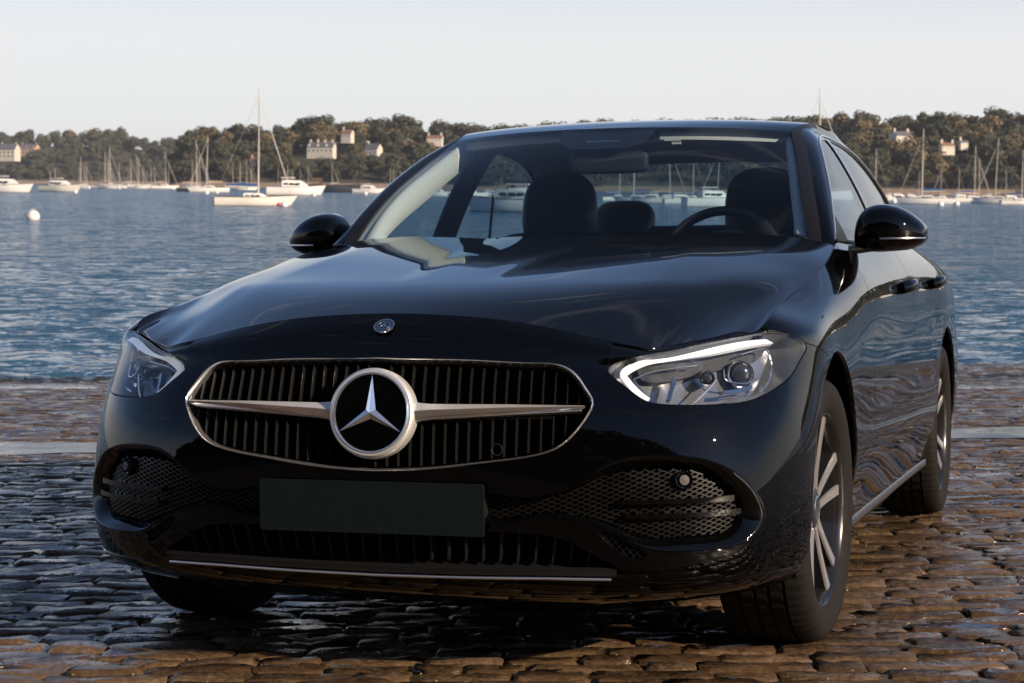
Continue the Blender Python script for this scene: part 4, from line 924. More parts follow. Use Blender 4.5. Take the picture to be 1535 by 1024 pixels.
for k, (V, F) in enumerate(VAR):
    me = bpy.data.meshes.new('sett'); me.from_pydata([tuple(v) for v in V], [], F); me.update(); me.polygons.foreach_set('use_smooth', [True]*len(me.polygons)); me.materials.append(MATS['sett']); me.set_sharp_from_angle(angle=math.radians(50)); VMESH.append(me)
setts = []; yb_ = 4.0; rr_ = random.Random(5); row = 0
while yb_ < 21.5:
    d = rr_.uniform(.095, .122) if yb_ < 11 else rr_.uniform(.13, .17); hw = yb_*.30+1.1; x = -hw+rr_.uniform(0, .2); yc = yb_+d/2; skew = .010*math.sin(row*.37)
    while x < hw:
        w = rr_.choice([rr_.uniform(.12, .18), rr_.uniform(.17, .25), rr_.uniform(.22, .34)]); cx = x+w/2; yy = yc+.012*math.sin(cx*1.9+row*.9)+skew*cx
        if sdf(BAND, np.array([[cx, yy]]))[0] < -.04: setts.append((cx, yy, w-.006, d-.005, rr_.uniform(-.004, .004), rr_.randrange(14), rr_.choice([0, 1]), rr_.gauss(0, .03)))
        x += w
    yb_ += d; row += 1
vis = [s for s in setts if abs(s[0]) < s[1]*.262 and s[1] > 4.35]; vis.sort(key=lambda s: -(s[2]*s[3])/s[1]**3); ind = set(id(s) for s in vis[:295])
SV = []; SF = []; nv_ = 0
for s in setts:
    cx, yy, w, d, h, k, fl, rz = s; R_ = Matrix.Rotation(rz+(math.pi if fl else 0), 4, 'Z'); tx, ty = RNG.normal(0, .014), RNG.normal(0, .028)
    if id(s) in ind:
        o = bpy.data.objects.new('sett', VMESH[k]); COL.objects.link(o); o.parent = sw_; o.matrix_local = Matrix.Translation((cx, yy, h)) @ Matrix.Rotation(tx, 4, 'Y') @ Matrix.Rotation(ty, 4, 'X') @ R_ @ Matrix.Diagonal((w, d, 1, 1))
    else:
        V, F = VAR[k]; c, s_ = math.cos(rz+(math.pi if fl else 0)), math.sin(rz+(math.pi if fl else 0)); P = V*np.array([w, d, 1]); Q_ = np.stack([P[:, 0]*c-P[:, 1]*s_, P[:, 0]*s_+P[:, 1]*c, P[:, 2]], 1); Q_[:, 2] += Q_[:, 0]*-tx+Q_[:, 1]*ty; SV.append(Q_+np.array([cx, yy, h])); SF += [tuple(i+nv_ for i in f) for f in F]; nv_ += len(V)
o = mesh('far_setts', np.vstack(SV), SF, 'sett', sw_); tag(o, kind='stuff'); o.data.set_sharp_from_angle(angle=math.radians(50))
# straw and grit caught in the joints
lv = []; lf = []; rl = np.random.default_rng(17)
near_ = [s_ for s_ in setts if s_[1] < 10 and abs(s_[0]) < s_[1]*.28]
for k in range(1100):
    s_ = near_[rl.integers(len(near_))]; x = s_[0]+rl.uniform(-.5, .5)*s_[2]; y = s_[1]+rl.choice([-.5, .5])*(s_[3]+.004)+rl.normal(0, .004)
    L_ = rl.uniform(.003, .014); a = rl.normal(0, .5); w = rl.uniform(.0007, .0016); z = rl.uniform(-.006, -.001); b0 = len(lv)
    dx, dy = math.cos(a)*L_/2, math.sin(a)*L_/2; nx_, ny_ = -math.sin(a)*w, math.cos(a)*w
    lv += [(x-dx-nx_, y-dy-ny_, z), (x+dx-nx_, y+dy-ny_, z+.001), (x+dx+nx_, y+dy+ny_, z+.001), (x-dx+nx_, y-dy+ny_, z), (x, y, z+.004)]; lf += [(b0, b0+1, b0+4), (b0+1, b0+2, b0+4), (b0+2, b0+3, b0+4), (b0+3, b0, b0+4)]
simple('straw', (.25, .165, .06), .6, var=.6, vscale=50); tag(mesh('straw_litter', lv, lf, 'straw', sw_, None, False), kind='stuff')
# waterline: smooth worn ledge and bladder weed
YW = 18.1
X = np.array([[(x, y, -.004+.012*math.sin(x*1.3+y*2)*math.sin(y*3.1)) for y in np.linspace(YW-1.6, YW+.5, 8)] for x in np.linspace(-16, 22, 120)]); MB().grid(X).build('ledge', 'wet_slab', sw_)
wv = []; wf = []; rw = np.random.default_rng(8)
for k in range(1800):
    x = rw.uniform(-9, 9); dens = 1 if x < 0 else .25
    if rw.random() > dens: continue
    y = YW+(.75 if x < 0 else .5)+rw.normal(0, .15); r0 = rw.uniform(.05, .13); n = 7; b0 = len(wv); wv.append((x, y, rw.uniform(.008, .03)))
    for j in range(n): a = 6.283*j/n+rw.uniform(-.3, .3); q_ = r0*rw.uniform(.6, 1.3); wv.append((x+q_*1.6*math.cos(a), y+q_*math.sin(a), rw.uniform(-.03, .01)))
    wf += [(b0, b0+1+j, b0+1+(j+1) % n) for j in range(n)]
tag(mesh('seaweed', wv, wf, 'weed', sw_), kind='stuff')
# ------------------------------------------------------------------ water
def water_mat():
    m, nt, b = material('sea'); L = nt.links; nd = nt.nodes
    b.inputs['Base Color'].default_value = (.036, .090, .150, 1); b.inputs['IOR'].default_value = 1.333; b.inputs['Roughness'].default_value = .10
    geo = nd.new('ShaderNodeNewGeometry'); acc = geo.outputs['Normal']
    for sc, k, ax, rz in ((.22, .14, .5, .4), (.9, .75, .5, .25), (2.6, 1.6, .5, .1), (6.5, 2.4, .55, -.2), (16., 1.5, .7, .1)):
        mp = nd.new('ShaderNodeMapping'); mp.inputs['Scale'].default_value = (ax, 1.0, 1.0); mp.inputs['Rotation'].default_value = (0, 0, rz); L.new(geo.outputs['Position'], mp.inputs['Vector'])
        nz = nd.new('ShaderNodeTexNoise'); nz.inputs['Scale'].default_value = sc; nz.inputs['Detail'].default_value = 2; nz.inputs['Distortion'].default_value = .3; L.new(mp.outputs[0], nz.inputs['Vector'])
        sb = nd.new('ShaderNodeVectorMath'); sb.operation = 'SUBTRACT'; sb.inputs[1].default_value = (.5, .5, .5); L.new(nz.outputs['Color'], sb.inputs[0])
        ml = nd.new('ShaderNodeVectorMath'); ml.operation = 'MULTIPLY'; ml.inputs[1].default_value = (k*.7, k, 0); L.new(sb.outputs[0], ml.inputs[0])
        ad = nd.new('ShaderNodeVectorMath'); ad.operation = 'ADD'; L.new(acc, ad.inputs[0]); L.new(ml.outputs[0], ad.inputs[1]); acc = ad.outputs[0]
    bi = nd.new('ShaderNodeVectorMath'); bi.operation = 'ADD'; bi.inputs[1].default_value = (0, -.16, 0); L.new(acc, bi.inputs[0]); acc = bi.outputs[0]      # seen from this shore the near faces of the ripples show
    nm = nd.new('ShaderNodeVectorMath'); nm.operation = 'NORMALIZE'; L.new(acc, nm.inputs[0]); L.new(nm.outputs[0], b.inputs['Normal']); return m
water_mat()
inv = np.linspace(1/14.0, 1/6000, 430); rad = 1/inv
az = np.concatenate([np.linspace(-82, -19, 60)[:-1], np.linspace(-19, 19, 380), np.linspace(19, 82, 90)[1:]])*math.pi/180
RR, AZ = np.meshgrid(rad, az, indexing='ij'); WX = RR*np.sin(AZ); WY = RR*np.cos(AZ); WZ = np.zeros_like(WX); wr = np.random.default_rng(3)
sp = np.maximum(RR**2*(inv[0]-inv[1])*1.2, RR*.0020)
for k in range(70):
    lam = .28*(7**wr.random()); th = math.radians(200)+wr.normal(0, .55); kk = 2*math.pi/lam; ph = wr.uniform(0, 6.28); amp = .0024*lam**.8*wr.uniform(.5, 1.3)
    fade = np.clip((lam/sp-2.2)/2.0, 0, 1)
    s = np.sin(kk*(WX*math.cos(th)+WY*math.sin(th))+ph+.6*np.sin(.7*kk*(WX*math.sin(th)-WY*math.cos(th))*.35+ph*3)); WZ += amp*fade*(s+.25*s*s)
WZ *= np.clip((RR-16)/5, .25, 1)
MB_ = np.stack([WX, WY, WZ], -1); nr, na = RR.shape; idx = np.arange(nr*na).reshape(nr, na)
me = bpy.data.meshes.new('water'); q = np.stack([idx[:-1, :-1], idx[:-1, 1:], idx[1:, 1:], idx[1:, :-1]], -1).reshape(-1, 4)
me.vertices.add(nr*na); me.vertices.foreach_set('co', MB_.reshape(-1)); me.loops.add(q.size); me.loops.foreach_set('vertex_index', q.reshape(-1)[::-1].copy()); me.polygons.add(len(q)); me.polygons.foreach_set('loop_start', np.arange(0, q.size, 4)); me.polygons.foreach_set('use_smooth', np.ones(len(q), bool)); me.update(); me.validate()
me.materials.append(MATS['sea']); wo_ = bpy.data.objects.new('water', me); COL.objects.link(wo_); tag(wo_, kind='structure')
if me.polygons[1000].normal.z < 0: me.flip_normals()
# ------------------------------------------------------------------ far shore, trees, houses
def hor(px): return HORIZON+.0095*(px-CX)
def pxaz(px): d = wray((px, hor(px))); return math.atan2(d[0], d[1])
simple('scrub', (.055, .052, .028), .95, var=.5, vscale=.08); simple('beach', (.30, .22, .15), .9, var=.3, vscale=.2); simple('meadow', (.22, .15, .07), .95, var=.3, vscale=.1)
def leafmat(name, c0, c1):
    m, nt, b = material(name); L = nt.links; geo = nt.nodes.new('ShaderNodeNewGeometry'); oi = nt.nodes.new('ShaderNodeObjectInfo'); mx = nt.nodes.new('ShaderNodeMix'); mx.data_type = 'RGBA'
    ad = nt.nodes.new('ShaderNodeMath'); ad.operation = 'MULTIPLY_ADD'; ad.inputs[1].default_value = .55; L.new(geo.outputs['Random Per Island'], ad.inputs[0]); m2 = nt.nodes.new('ShaderNodeMath'); m2.operation = 'MULTIPLY'; m2.inputs[1].default_value = .45; L.new(oi.outputs['Random'], m2.inputs[0]); L.new(m2.outputs[0], ad.inputs[2])
    L.new(ad.outputs[0], mx.inputs[0]); mx.inputs[6].default_value = (*c0, 1); mx.inputs[7].default_value = (*c1, 1); L.new(mx.outputs[2], b.inputs['Base Color']); b.inputs['Roughness'].default_value = .75; b.inputs['Specular IOR Level'].default_value = .2
leafmat('foliage', (.024, .032, .022), (.10, .10, .060)); leafmat('foliage_olive', (.085, .072, .038), (.24, .18, .095)); simple('bark', (.06, .045, .03), .9)
def tree_mesh(seed, mat, tall=1.0, nleaf=780, nl=9):
    r = np.random.default_rng(seed); V = []; F = []; FM = []
    # trunk and limbs
    mb = MB(); mb.tube([(0, 0, 0), (.03, .02, .22), (.0, .03, .5)], [.05, .035, .02], 6)
    lobes = []
    for k in range(nl):
        a = r.uniform(0, 6.28); rad_ = r.uniform(.0, .27); z = r.uniform(.34, .82)*tall; rr = r.uniform(.17, .25)*(1.15-.4*abs(z/tall-.55)); lobes.append((rad_*math.cos(a), rad_*math.sin(a), z, rr)); 
        mb.tube([(0, .02, .3), (rad_*math.cos(a)*.8, rad_*math.sin(a)*.8, z)], [.018, .006], 4)
    V += mb.V; F += mb.F; FM += [1]*len(mb.F)
    for k in range(nleaf):
        lx, ly, lz, lr = lobes[r.integers(nl)]; n = r.normal(size=3); n /= np.linalg.norm(n); c = np.array([lx, ly, lz])+n*lr*np.array([1, 1, .8])*r.uniform(.75, 1.05); s = r.uniform(.026, .050)
        t = np.cross(n+r.normal(0, .4, 3), (0, 0, 1)); t /= max(1e-6, np.linalg.norm(t)); b = np.cross(n, t)+r.normal(0, .3, 3); b /= np.linalg.norm(b); i = len(V)
        V += [tuple(c-t*s-b*s*.8), tuple(c+t*s-b*s*.6), tuple(c+t*s*.8+b*s), tuple(c-t*s*.7+b*s*.8)]; F.append((i, i+1, i+2, i+3)); FM.append(0)
    me = bpy.data.meshes.new('tree'); me.from_pydata(V, [], F); me.materials.append(MATS[mat]); me.materials.append(MATS['bark']); me.polygons.foreach_set('material_index', FM); me.update(); return me, np.array(V), F
TREES = [tree_mesh(40+k, 'foliage' if k < 5 else 'foliage_olive', [1, .9, 1.1, 1.0, .85, .9, 1.0][k]) for k in range(7)]
# tree-top skylines in photograph pixels, and shore distances
SKY_L = [(-700, 225), (-300, 215), (0, 213), (60, 212), (120, 211), (170, 208), (200, 213), (230, 219), (260, 222), (300, 228), (330, 232), (380, 245)]
SKY_M = [(252, 268), (262, 243), (275, 218), (290, 210), (312, 210), (330, 206), (360, 207), (380, 202), (400, 203), (430, 208), (455, 206), (475, 198), (500, 203), (545, 200), (575, 203), (600, 194), (620, 203), (660, 206), (760, 204), (900, 200), (1100, 198), (1230, 192), (1262, 195), (1290, 191), (1308, 192), (1320, 202), (1340, 197), (1370, 199), (1420, 193), (1450, 196), (1480, 190), (1500, 194), (1512, 203), (1535, 193), (1650, 188), (1900, 180), (2300, 178), (2900, 185), (3800, 200), (5200, 225)]
DM = [(252, 860), (330, 840), (640, 800), (1230, 720), (1535, 680), (1900, 610), (2500, 520), (3200, 470), (5200, 470)]
def hill(name, sky, dist, depth, th, n):
    px = np.linspace(sky[0][0], sky[-1][0], n); X = np.zeros((n, 7, 3))
    for i, p in enumerate(px):
        D = float(np.interp(p, *zip(*dist))); ys = float(np.interp(p, *zip(*sky))); H = max(1.0, (hor(p)-ys)/FPX*(D+depth*.75)+EYE-th*.8); d = wray((p, hor(p))); d = d/d[1]
        for j, (f, h) in enumerate(((-.03, -.5), (.0, .6), (.05, 2.2), (.35, .45*H), (.75, H), (1.2, H*1.02), (2.5, -3))):
            h = min(h, H) if j == 2 else h; X[i, j] = (d[0]*(D+depth*f), D+depth*f, h)
    o = MB().grid(X).build(name, 'scrub', None); o.data.materials.append(MATS['beach'])
    for f in o.data.polygons:
        if np.mean([o.data.vertices[v].co.z for v in f.vertices]) < 1.8: f.material_index = 1
    tag(o, kind='structure'); return X, px
HL_X, HL_PX = hill('far_hillside', SKY_L, [(-700, 1500), (380, 1480)], 190, 6.5, 60)
HM_X, HM_PX = hill('hillside', SKY_M, DM, 120, 5.0, 200)
def on_hill(X, PX, p, f):      # ground point at pixel column p, part f of the slope (0 shore .. 1 crest)
    i = float(np.interp(p, PX, np.arange(len(PX)))); i0 = min(int(i), len(PX)-2); w = i-i0; C = X[i0]*(1-w)+X[i0+1]*w; s = np.interp(f, [0, .12, .47, 1.0, 1.4], [1, 2, 3, 4, 5]); return np.array([np.interp(s, np.arange(7), C[:, k]) for k in range(3)])
MEADOW = [(395, 455, .52, .62)]
cand = []; rt = random.Random(21)
def scatter(X, PX, p0, p1, n, hgt, D):
    for k in range(n):
        p = rt.uniform(p0, p1); f = rt.uniform(.10, 1.25)**.9; 
        if any(a < p < b and c < f < d for a, b, c, d in CLEAR): continue
        g = on_hill(X, PX, p, f); h = hgt*rt.uniform(.55, 1.35)*(.75+.4*min(1, f)); cand.append((p, f, g, h, rt.randrange(7), rt.uniform(0, 6.28)))
CLEAR = [(380, 445, .45, .62), (448, 512, .30, .72), (540, 578, .42, .68), (515, 535, .62, .85), (636, 668, .6, .9), (1328, 1372, .62, .80), (1402, 1455, .50, .64), (0, 66, .62, .80), (-20, 36, .3, .60)]
scatter(HM_X, HM_PX, 256, 700, 430, 7.6, 820); scatter(HM_X, HM_PX, 1215, 1560, 330, 7.8, 700); scatter(HL_X, HL_PX, -40, 330, 330, 10.5, 1480)
# crest trees that draw the skyline
for sky, X, PX, p0, p1, st in ((SKY_M, HM_X, HM_PX, 258, 690, 9), (SKY_M, HM_X, HM_PX, 1222, 1550, 10), (SKY_L, HL_X, HL_PX, -20, 330, 8)):
    for p in np.arange(p0, p1, st):
        p = p+rt.uniform(-3, 3); g = on_hill(X, PX, p, 1.0); ys = float(np.interp(p, *zip(*sky))); top = (hor(p)-ys)/FPX*g[1]+EYE; cand.append((p, 1.0, g, max(4, (top-g[2])*1.05+rt.uniform(-.6, .6)), rt.randrange(7), rt.uniform(0, 6.28)))
cand.sort(key=lambda c: -c[3]/c[2][1]*(1 if (c[0] < 690 or c[0] > 1225) and -10 < c[0] < 1545 else 0))
WV = []; WF2 = []; wn_ = 0
LAB = {0: 'dark bushy tree on the wooded far hillside above the moored boats', 1: 'olive brown bushy tree on the wooded far hillside above the moored boats'}
for i, (p, f, g, h, k, a) in enumerate(cand):
    sx = h*rt.uniform(.9, 1.3)
    if i < 290:
        o = bpy.data.objects.new('hillside_tree', TREES[k][0]); COL.objects.link(o); o.location = (g[0], g[1], g[2]-.3); o.rotation_euler = (0, 0, a); o.scale = (sx, sx, h*1.05); tag(o, LAB[1 if k >= 5 else 0], 'tree', 'olive trees on the far hillside' if k >= 5 else 'dark trees on the far hillside')
    else:
        V, F = TREES[k][1], TREES[k][2]; c, s = math.cos(a), math.sin(a); Q_ = np.stack([(V[:, 0]*c-V[:, 1]*s)*sx+g[0], (V[:, 0]*s+V[:, 1]*c)*sx+g[1], V[:, 2]*h*1.05+g[2]-.3], 1); WV.append(Q_); WF2 += [tuple(i_+wn_ for i_ in f_) for f_ in F]; wn_ += len(V)
# the rest of the wood, out of sight behind the car and beyond the frame on the right
small = tree_mesh(90, 'foliage', 1, 300, 9)
for k in range(760):
    p = rt.uniform(685, 1220) if k < 250 else rt.uniform(1550, 5000); f = rt.uniform(.08, 1.2) if k % 3 else rt.uniform(.92, 1.05); g = on_hill(HM_X, HM_PX, p, f); h = rt.uniform(7, 11); V, F = small[1], small[2]; a = rt.uniform(0, 6.28); c, s = math.cos(a), math.sin(a); sx = h*1.5
    WV.append(np.stack([(V[:, 0]*c-V[:, 1]*s)*sx+g[0], (V[:, 0]*s+V[:, 1]*c)*sx+g[1], V[:, 2]*h+g[2]-.3], 1)*np.array([1, 1, 1])); WF2 += [tuple(i_+wn_ for i_ in f_) for f_ in F]; wn_ += len(V)
o = mesh('woodland', np.vstack(WV), WF2, 'foliage', None, None, False); tag(o, 'dense dark wood covering the far hillside', None, None, 'stuff')
# houses
simple('wall_white', (.62, .56, .47), .85, var=.08, vscale=1); simple('wall_stone', (.40, .34, .27), .9, var=.2, vscale=1.5); simple('wall_pink', (.50, .34, .26), .9, var=.15, vscale=1); simple('slate', (.12, .12, .135), .6, var=.2, vscale=1); simple('tile_red', (.24, .12, .08), .8, var=.2, vscale=1); simple('pane_dark', (.02, .025, .03), .15)
def house(name, label, px, py_base, D, wpx, hpx, wall, roof, rot, n_win=4, chim=2, deep=.6):
    base = wat((px, py_base), D); wpx *= .82; hpx *= .85; W = wpx/FPX*D; Hh = hpx/FPX*D; wallh = Hh*.58; dp = W*deep
    h = empty(name, tuple(base), rot); tag(h, label, 'house')
    MB().box((0, 0, wallh/2-1.0), (W, dp, wallh+2.0)).build('wall', wall, h, smooth=False)
    ov = .25; o = [(-dp/2-ov, wallh-.05), (dp/2+ov, wallh-.05), (0, Hh)]; rfm = MB(); rfm.prism(o, 'x', -W/2-.15, W/2+.15); rf = rfm.build('roof', roof, h, smooth=False)
    for s in (-1, 1): MB().prism([(-dp/2+.05, wallh-.1), (dp/2-.05, wallh-.1), (0, Hh-.25)], 'x', s*W/2+s*.16, s*W/2+s*.20).build('gable', wall, h, smooth=False)
    for c in range(chim): x = (-.42+.84*c/max(1, chim-1))*W; MB().box((x, 0, Hh+.3), (.7, .6, 1.6)).build('chimney', wall, rf, smooth=False)
    for k in range(n_win):
        x = (-.5+(k+.5)/n_win)*W
        for zz in ((.28, .72) if wallh > 4 else (.5,)): f = MB().box((x, -dp/2-.03, wallh*zz), (W/n_win*.34, .06, wallh*.2)).build('window', 'pane_dark', h, smooth=False); MB().box((x, -dp/2-.07, wallh*zz-wallh*.11), (W/n_win*.42, .08, .08)).build('sill', wall, f, smooth=False)
        if k % 2 == 0 and n_win > 4: MB().prism([(-.9, 0), (.9, 0), (0, 1.1)], 'y', -dp/2-.02, -dp/4).build('dormer', wall, rf, smooth=False); bpy.data.objects[-1] if False else None; rf.children[-1].location = (x, 0, wallh+.15)
    return h
house('stone_house', 'long pale stone manor with grey slate roof among trees on the far hill', 482, 231, 850, 52, 21, 'wall_white', 'slate', -.35, 6, 4, .30)
house('white_cottage', 'small white cottage with steep grey roof below the manor', 560, 234, 845, 27, 22, 'wall_white', 'slate', -.5, 3, 1, .7)
house('villa', 'white villa on the skyline beside a dark pine', 521, 208, 870, 20, 16, 'wall_white', 'tile_red', -.4, 3, 1, .7)
house('hilltop_house', 'white house at the crest beside the windscreen pillar', 652, 213, 850, 28, 12, 'wall_white', 'tile_red', -.2, 4, 2, .5)
house('gabled_house', 'slate roofed house with white gables on the crest above the moored yachts', 1350, 213, 760, 36, 19, 'wall_white', 'slate', .5, 4, 2, .6)
house('yellow_house', 'cream terraced house halfway up the slope above the yachts', 1419, 225, 735, 26, 13, 'wall_white', 'tile_red', .3, 4, 2, .5)
house('flat_house', 'white house with pale roof between dark trees on the slope', 1444, 217, 740, 15, 8, 'wall_white', 'slate', .3, 3, 1, .6)
house('manor', 'cream tall house at the left end of the far hillside', 14, 238, 1520, 34, 27, 'wall_white', 'slate', -.3, 4, 2, .6)
house('pink_house', 'pinkish house with broad roof in the trees of the far hillside', 44, 232, 1560, 34, 19, 'wall_pink', 'slate', -.3, 5, 2, .6)
house('farm_house', 'low red roofed house on the brown meadow', 384, 243, 850, 20, 8, 'wall_pink', 'tile_red', -.3, 3, 1, .6)
P = [on_hill(HM_X, HM_PX, p, f)+np.array([0, 0, .25]) for p, f in ((383, .50), (450, .50), (450, .60), (383, .60))]; tag(mesh('meadow', P, [(0, 1, 2, 3)], 'meadow'), kind='structure')
# wooded slope behind the camera (seen mirrored in the paint); it falls away towards the sun
def bank_h(x, y): k = np.clip((46-x)/34, 0.12, 1.0); return .6+min(1.2, max(0, -14-y)*.6)+k*max(0, -16-y)*.42
X = np.array([[(x, y, bank_h(x, y)) for x in np.linspace(-170, 190, 37)] for y in (-13, -16.5, -19, -24, -32, -42, -60, -90)]); tag(MB().grid(X).build('bank', 'scrub', None), kind='structure')
for k in range(64):
    x = -95+k*2.9+rt.uniform(-2, 2); y = rt.uniform(-44, -22) if x < 26 else rt.uniform(-66, -54)
    if 38 < x < 92 or (x > 26 and k % 2): continue
    h = rt.uniform(7, 12) if x < 26 else rt.uniform(6, 8.5); o = bpy.data.objects.new('bank_tree', TREES[rt.randrange(5)][0]); COL.objects.link(o); o.location = (x, y, bank_h(x, y)-.3); o.scale = (h*1.35, h*1.35, h); o.rotation_euler = (0, 0, rt.uniform(0, 6)); tag(o, 'dark tree on the bank behind the slipway, mirrored in the car paint', 'tree', 'trees on the bank behind the slipway')
# ------------------------------------------------------------------ boats and buoys
simple('hull_white', (.80, .77, .72), .35, var=.05, vscale=3); simple('hull_cream', (.76, .71, .62), .4, var=.06, vscale=3); simple('hull_dark', (.03, .035, .05), .35); simple('hull_brown', (.10, .06, .035), .5)
simple('antifoul', (.05, .05, .055), .7); simple('deck', (.55, .52, .46), .7); simple('mast', (.60, .55, .47), .45); simple('canvas_blue', (.02, .09, .25), .8); simple('canvas_tan', (.35, .24, .14), .85); simple('boat_window', (.02, .03, .04), .1); simple('buoy_white', (.75, .72, .68), .5, var=.06, vscale=4); simple('buoy_red', (.50, .06, .05), .5); simple('rope', (.35, .32, .28), .8)
def hull_grid(L, B, H, stern=.75, n=17):
    X = []
    for s in np.linspace(0, 1, n):
        x = -L/2+L*s; w = B/2*(stern+(1-stern)*min(1, s/.45)) if s < .45 else B/2*max(.005, 1-((s-.45)/.55)**2.1); sh = H*(1+.25*((s-.4)/.6)**2 if s > .4 else 1+.05*(.4-s)); dr = H*.35*(1-.9*max(0, (s-.8)/.2)); rk = .10*L*max(0, (s-.7)/.3)**2
        X.append([(x+rk*(z/sh if z > 0 else 0), w*k, z) for k, z in ((-1.0, sh), (-.99, sh*.7), (-.93, sh*.25), (-.80, -.02), (-.45, -dr), (0, -dr*1.1), (.45, -dr), (.80, -.02), (.93, sh*.25), (.99, sh*.7), (1.0, sh))])
    return np.array(X)
def hull(par, L, B, H, mat, stern=.75):
    X = hull_grid(L, B, H, stern); mb = MB().grid(X); n = X.shape[1]; mb.F.append(tuple(range(n))); mb.build('hull', mat, par, angle=60)
    D_ = np.stack([X[:, 0]+np.array([0, .03, -.05]), (X[:, 0]+X[:, -1])/2+np.array([0, 0, .02]), X[:, -1]+np.array([0, -.03, -.05])], 1); MB().grid(D_).build('deck', 'deck', par)
    Y = X.copy(); 
    MB().tube(X[:, 0], .035, 5).build('rail_strip', 'hull_brown' if mat != 'hull_dark' else 'hull_white', par); MB().tube(X[:, -1], .035, 5).build('rail_strip', 'hull_brown' if mat != 'hull_dark' else 'hull_white', par)
    W_ = np.array([[p*np.array([1, 1.012, 1]) for p in (X[k, 3]+np.array([0, 0, -.04]), X[k, 2]*.25+X[k, 3]*.75)] for k in range(17)]); MB().grid(W_).build('boot_stripe', 'antifoul', par); MB().grid(W_*np.array([1, -1, 1])).build('boot_stripe', 'antifoul', par)
def cabin(par, x0, x1, w0, w1, z, h, mat='hull_white', win=3):
    o = []; 
    for x, w, hh in ((x0, w0, h*.85), (x0+.15*(x1-x0), w0, h), (x0+.7*(x1-x0), (w0+w1)/2, h*.9), (x1, w1, h*.08)): o.append([(x, -w, z), (x, -w*.92, z+hh*.8), (x, -w*.75, z+hh), (x, w*.75, z+hh), (x, w*.92, z+hh*.8), (x, w, z)])
    mb = MB().grid(np.array(o)); mb.F.append(tuple(range(6))); mb.F.append(tuple(range(23, 17, -1))); c = mb.build('cabin', mat, par, angle=30)
    for k in range(win):
        f = (k+.3)/win; xa = x0+(x1-x0)*(.08+.62*f); 
        for s in (-1, 1): MB().box((xa, s*(w0*.975), z+h*.45), ((x1-x0)*.5/win, .05, h*.28)).build('window', 'boat_window', c, smooth=False)
def sailboat(name, L, mast, mat, cover='canvas_blue', rake=.0, genoa=True):
    b = empty(name); B = L*.33; H = L*.115; hull(b, L, B, H, mat); cabin(b, -L*.12, L*.22, B*.30, B*.16, H*.95, L*.06)
    mx = L*.08; r_ = .055 if L > 5 else .045; MB().tube([(mx, 0, H), (mx-rake*.5, 0, H+mast*.5), (mx-rake, 0, H+mast)], [r_*1.25, r_*1.1, r_*.8], 8).build('mast', 'mast', b)
    MB().tube([(mx, 0, H+L*.13), (-L*.36, 0, H+L*.14)], [r_*.9, r_*.8], 6).build('boom', 'mast', b); MB().tube([(mx-.1, 0, H+L*.155), (mx-L*.2, 0, H+L*.165), (-L*.34, 0, H+L*.155)], [.10, .13, .07], 8).build('sail_cover', cover, b)
    bow = np.array([L*.52, 0, H*1.3]); top = np.array([mx-rake, 0, H+mast*.92])
    if genoa: MB().tube([bow, bow*.5+top*.5, top], [.03, .045, .02] if L > 6.3 and mast > 9 else [.014, .018, .01], 6).build('furled_sail', 'mast', b)
    MB().tube([top, (-L*.49, 0, H)], .012, 4).build('stay', 'rope', b)
    for s in (-1, 1): MB().tube([(mx, s*B*.48, H), (mx-rake*.55, s*B*.2, H+mast*.55), (mx-rake, 0, H+mast*.9)], .012, 4).build('stay', 'rope', b)
    MB().tube([(mx-rake*.55, -B*.24, H+mast*.55), (mx-rake*.55, B*.24, H+mast*.55)], .025, 5).build('spreader', 'mast', b)
    MB().box((-L*.51, 0, H*.5), (.08, .3, H*.9)).build('rudder', 'hull_white', b, smooth=False); return b
def cruiser(name, L, mat, poles=0):
    b = empty(name); B = L*.36; H = L*.15; hull(b, L, B, H, mat, .92); cabin(b, -L*.22, L*.30, B*.40, B*.20, H*.98, L*.13, win=3)
    MB().box((-L*.10, 0, H+L*.17), (L*.26, B*.66, .08)).build('hardtop', 'hull_white', b, smooth=False)
    for sx in (-.20, .0):
        for s in (-1, 1): MB().tube([(L*sx, s*B*.3, H+L*.10), (L*sx, s*B*.3, H+L*.17)], .03, 5).build('post', 'mast', b)
    MB().box((L*.02, 0, H+L*.145), (.05, B*.6, L*.045), np.array(Matrix.Rotation(-.5, 3, 'Y'))).build('windshield', 'boat_window', b, smooth=False)
    for k in range(poles): MB().tube([(-L*.12-.12*L*k, 0, H+L*.16), (-L*.14-.14*L*k, 0, H+L*(.42-.10*k))], .035, 6).build('pole', 'mast', b)
    MB().tube(np.array([(L*s, B*.42*(1-abs(s)**3*2.2), H*1.1+.45) for s in np.linspace(.05, .47, 8)]), .018, 5).build('handrail', 'mast', b); MB().tube(np.array([(L*s, -B*.42*(1-abs(s)**3*2.2), H*1.1+.45) for s in np.linspace(.05, .47, 8)]), .018, 5).build('handrail', 'mast', b); return b
def copy_tree(o, par=None):
    c = o.copy(); COL.objects.link(c); c.parent = par
    for ch in o.children: copy_tree(ch, c)
    return c
def place(b, px, py, ang, s=1.0): p = won((px, py)); b.location = tuple(p); b.rotation_euler = (0, 0, ang); b.scale = (s, s, s); return b
PROTO = {'a': sailboat('moored_sailboat', 6.5, 8.6, 'hull_white'), 'b': sailboat('moored_sailboat', 7.2, 9.6, 'hull_white', 'canvas_tan', .3), 'c': sailboat('moored_sailboat', 6.8, 9.4, 'hull_dark', 'canvas_tan', .1), 'm': cruiser('motor_boat', 6.6, 'hull_white'), 'n': cruiser('motor_boat', 7.6, 'hull_cream', 2)}
used_ = set()
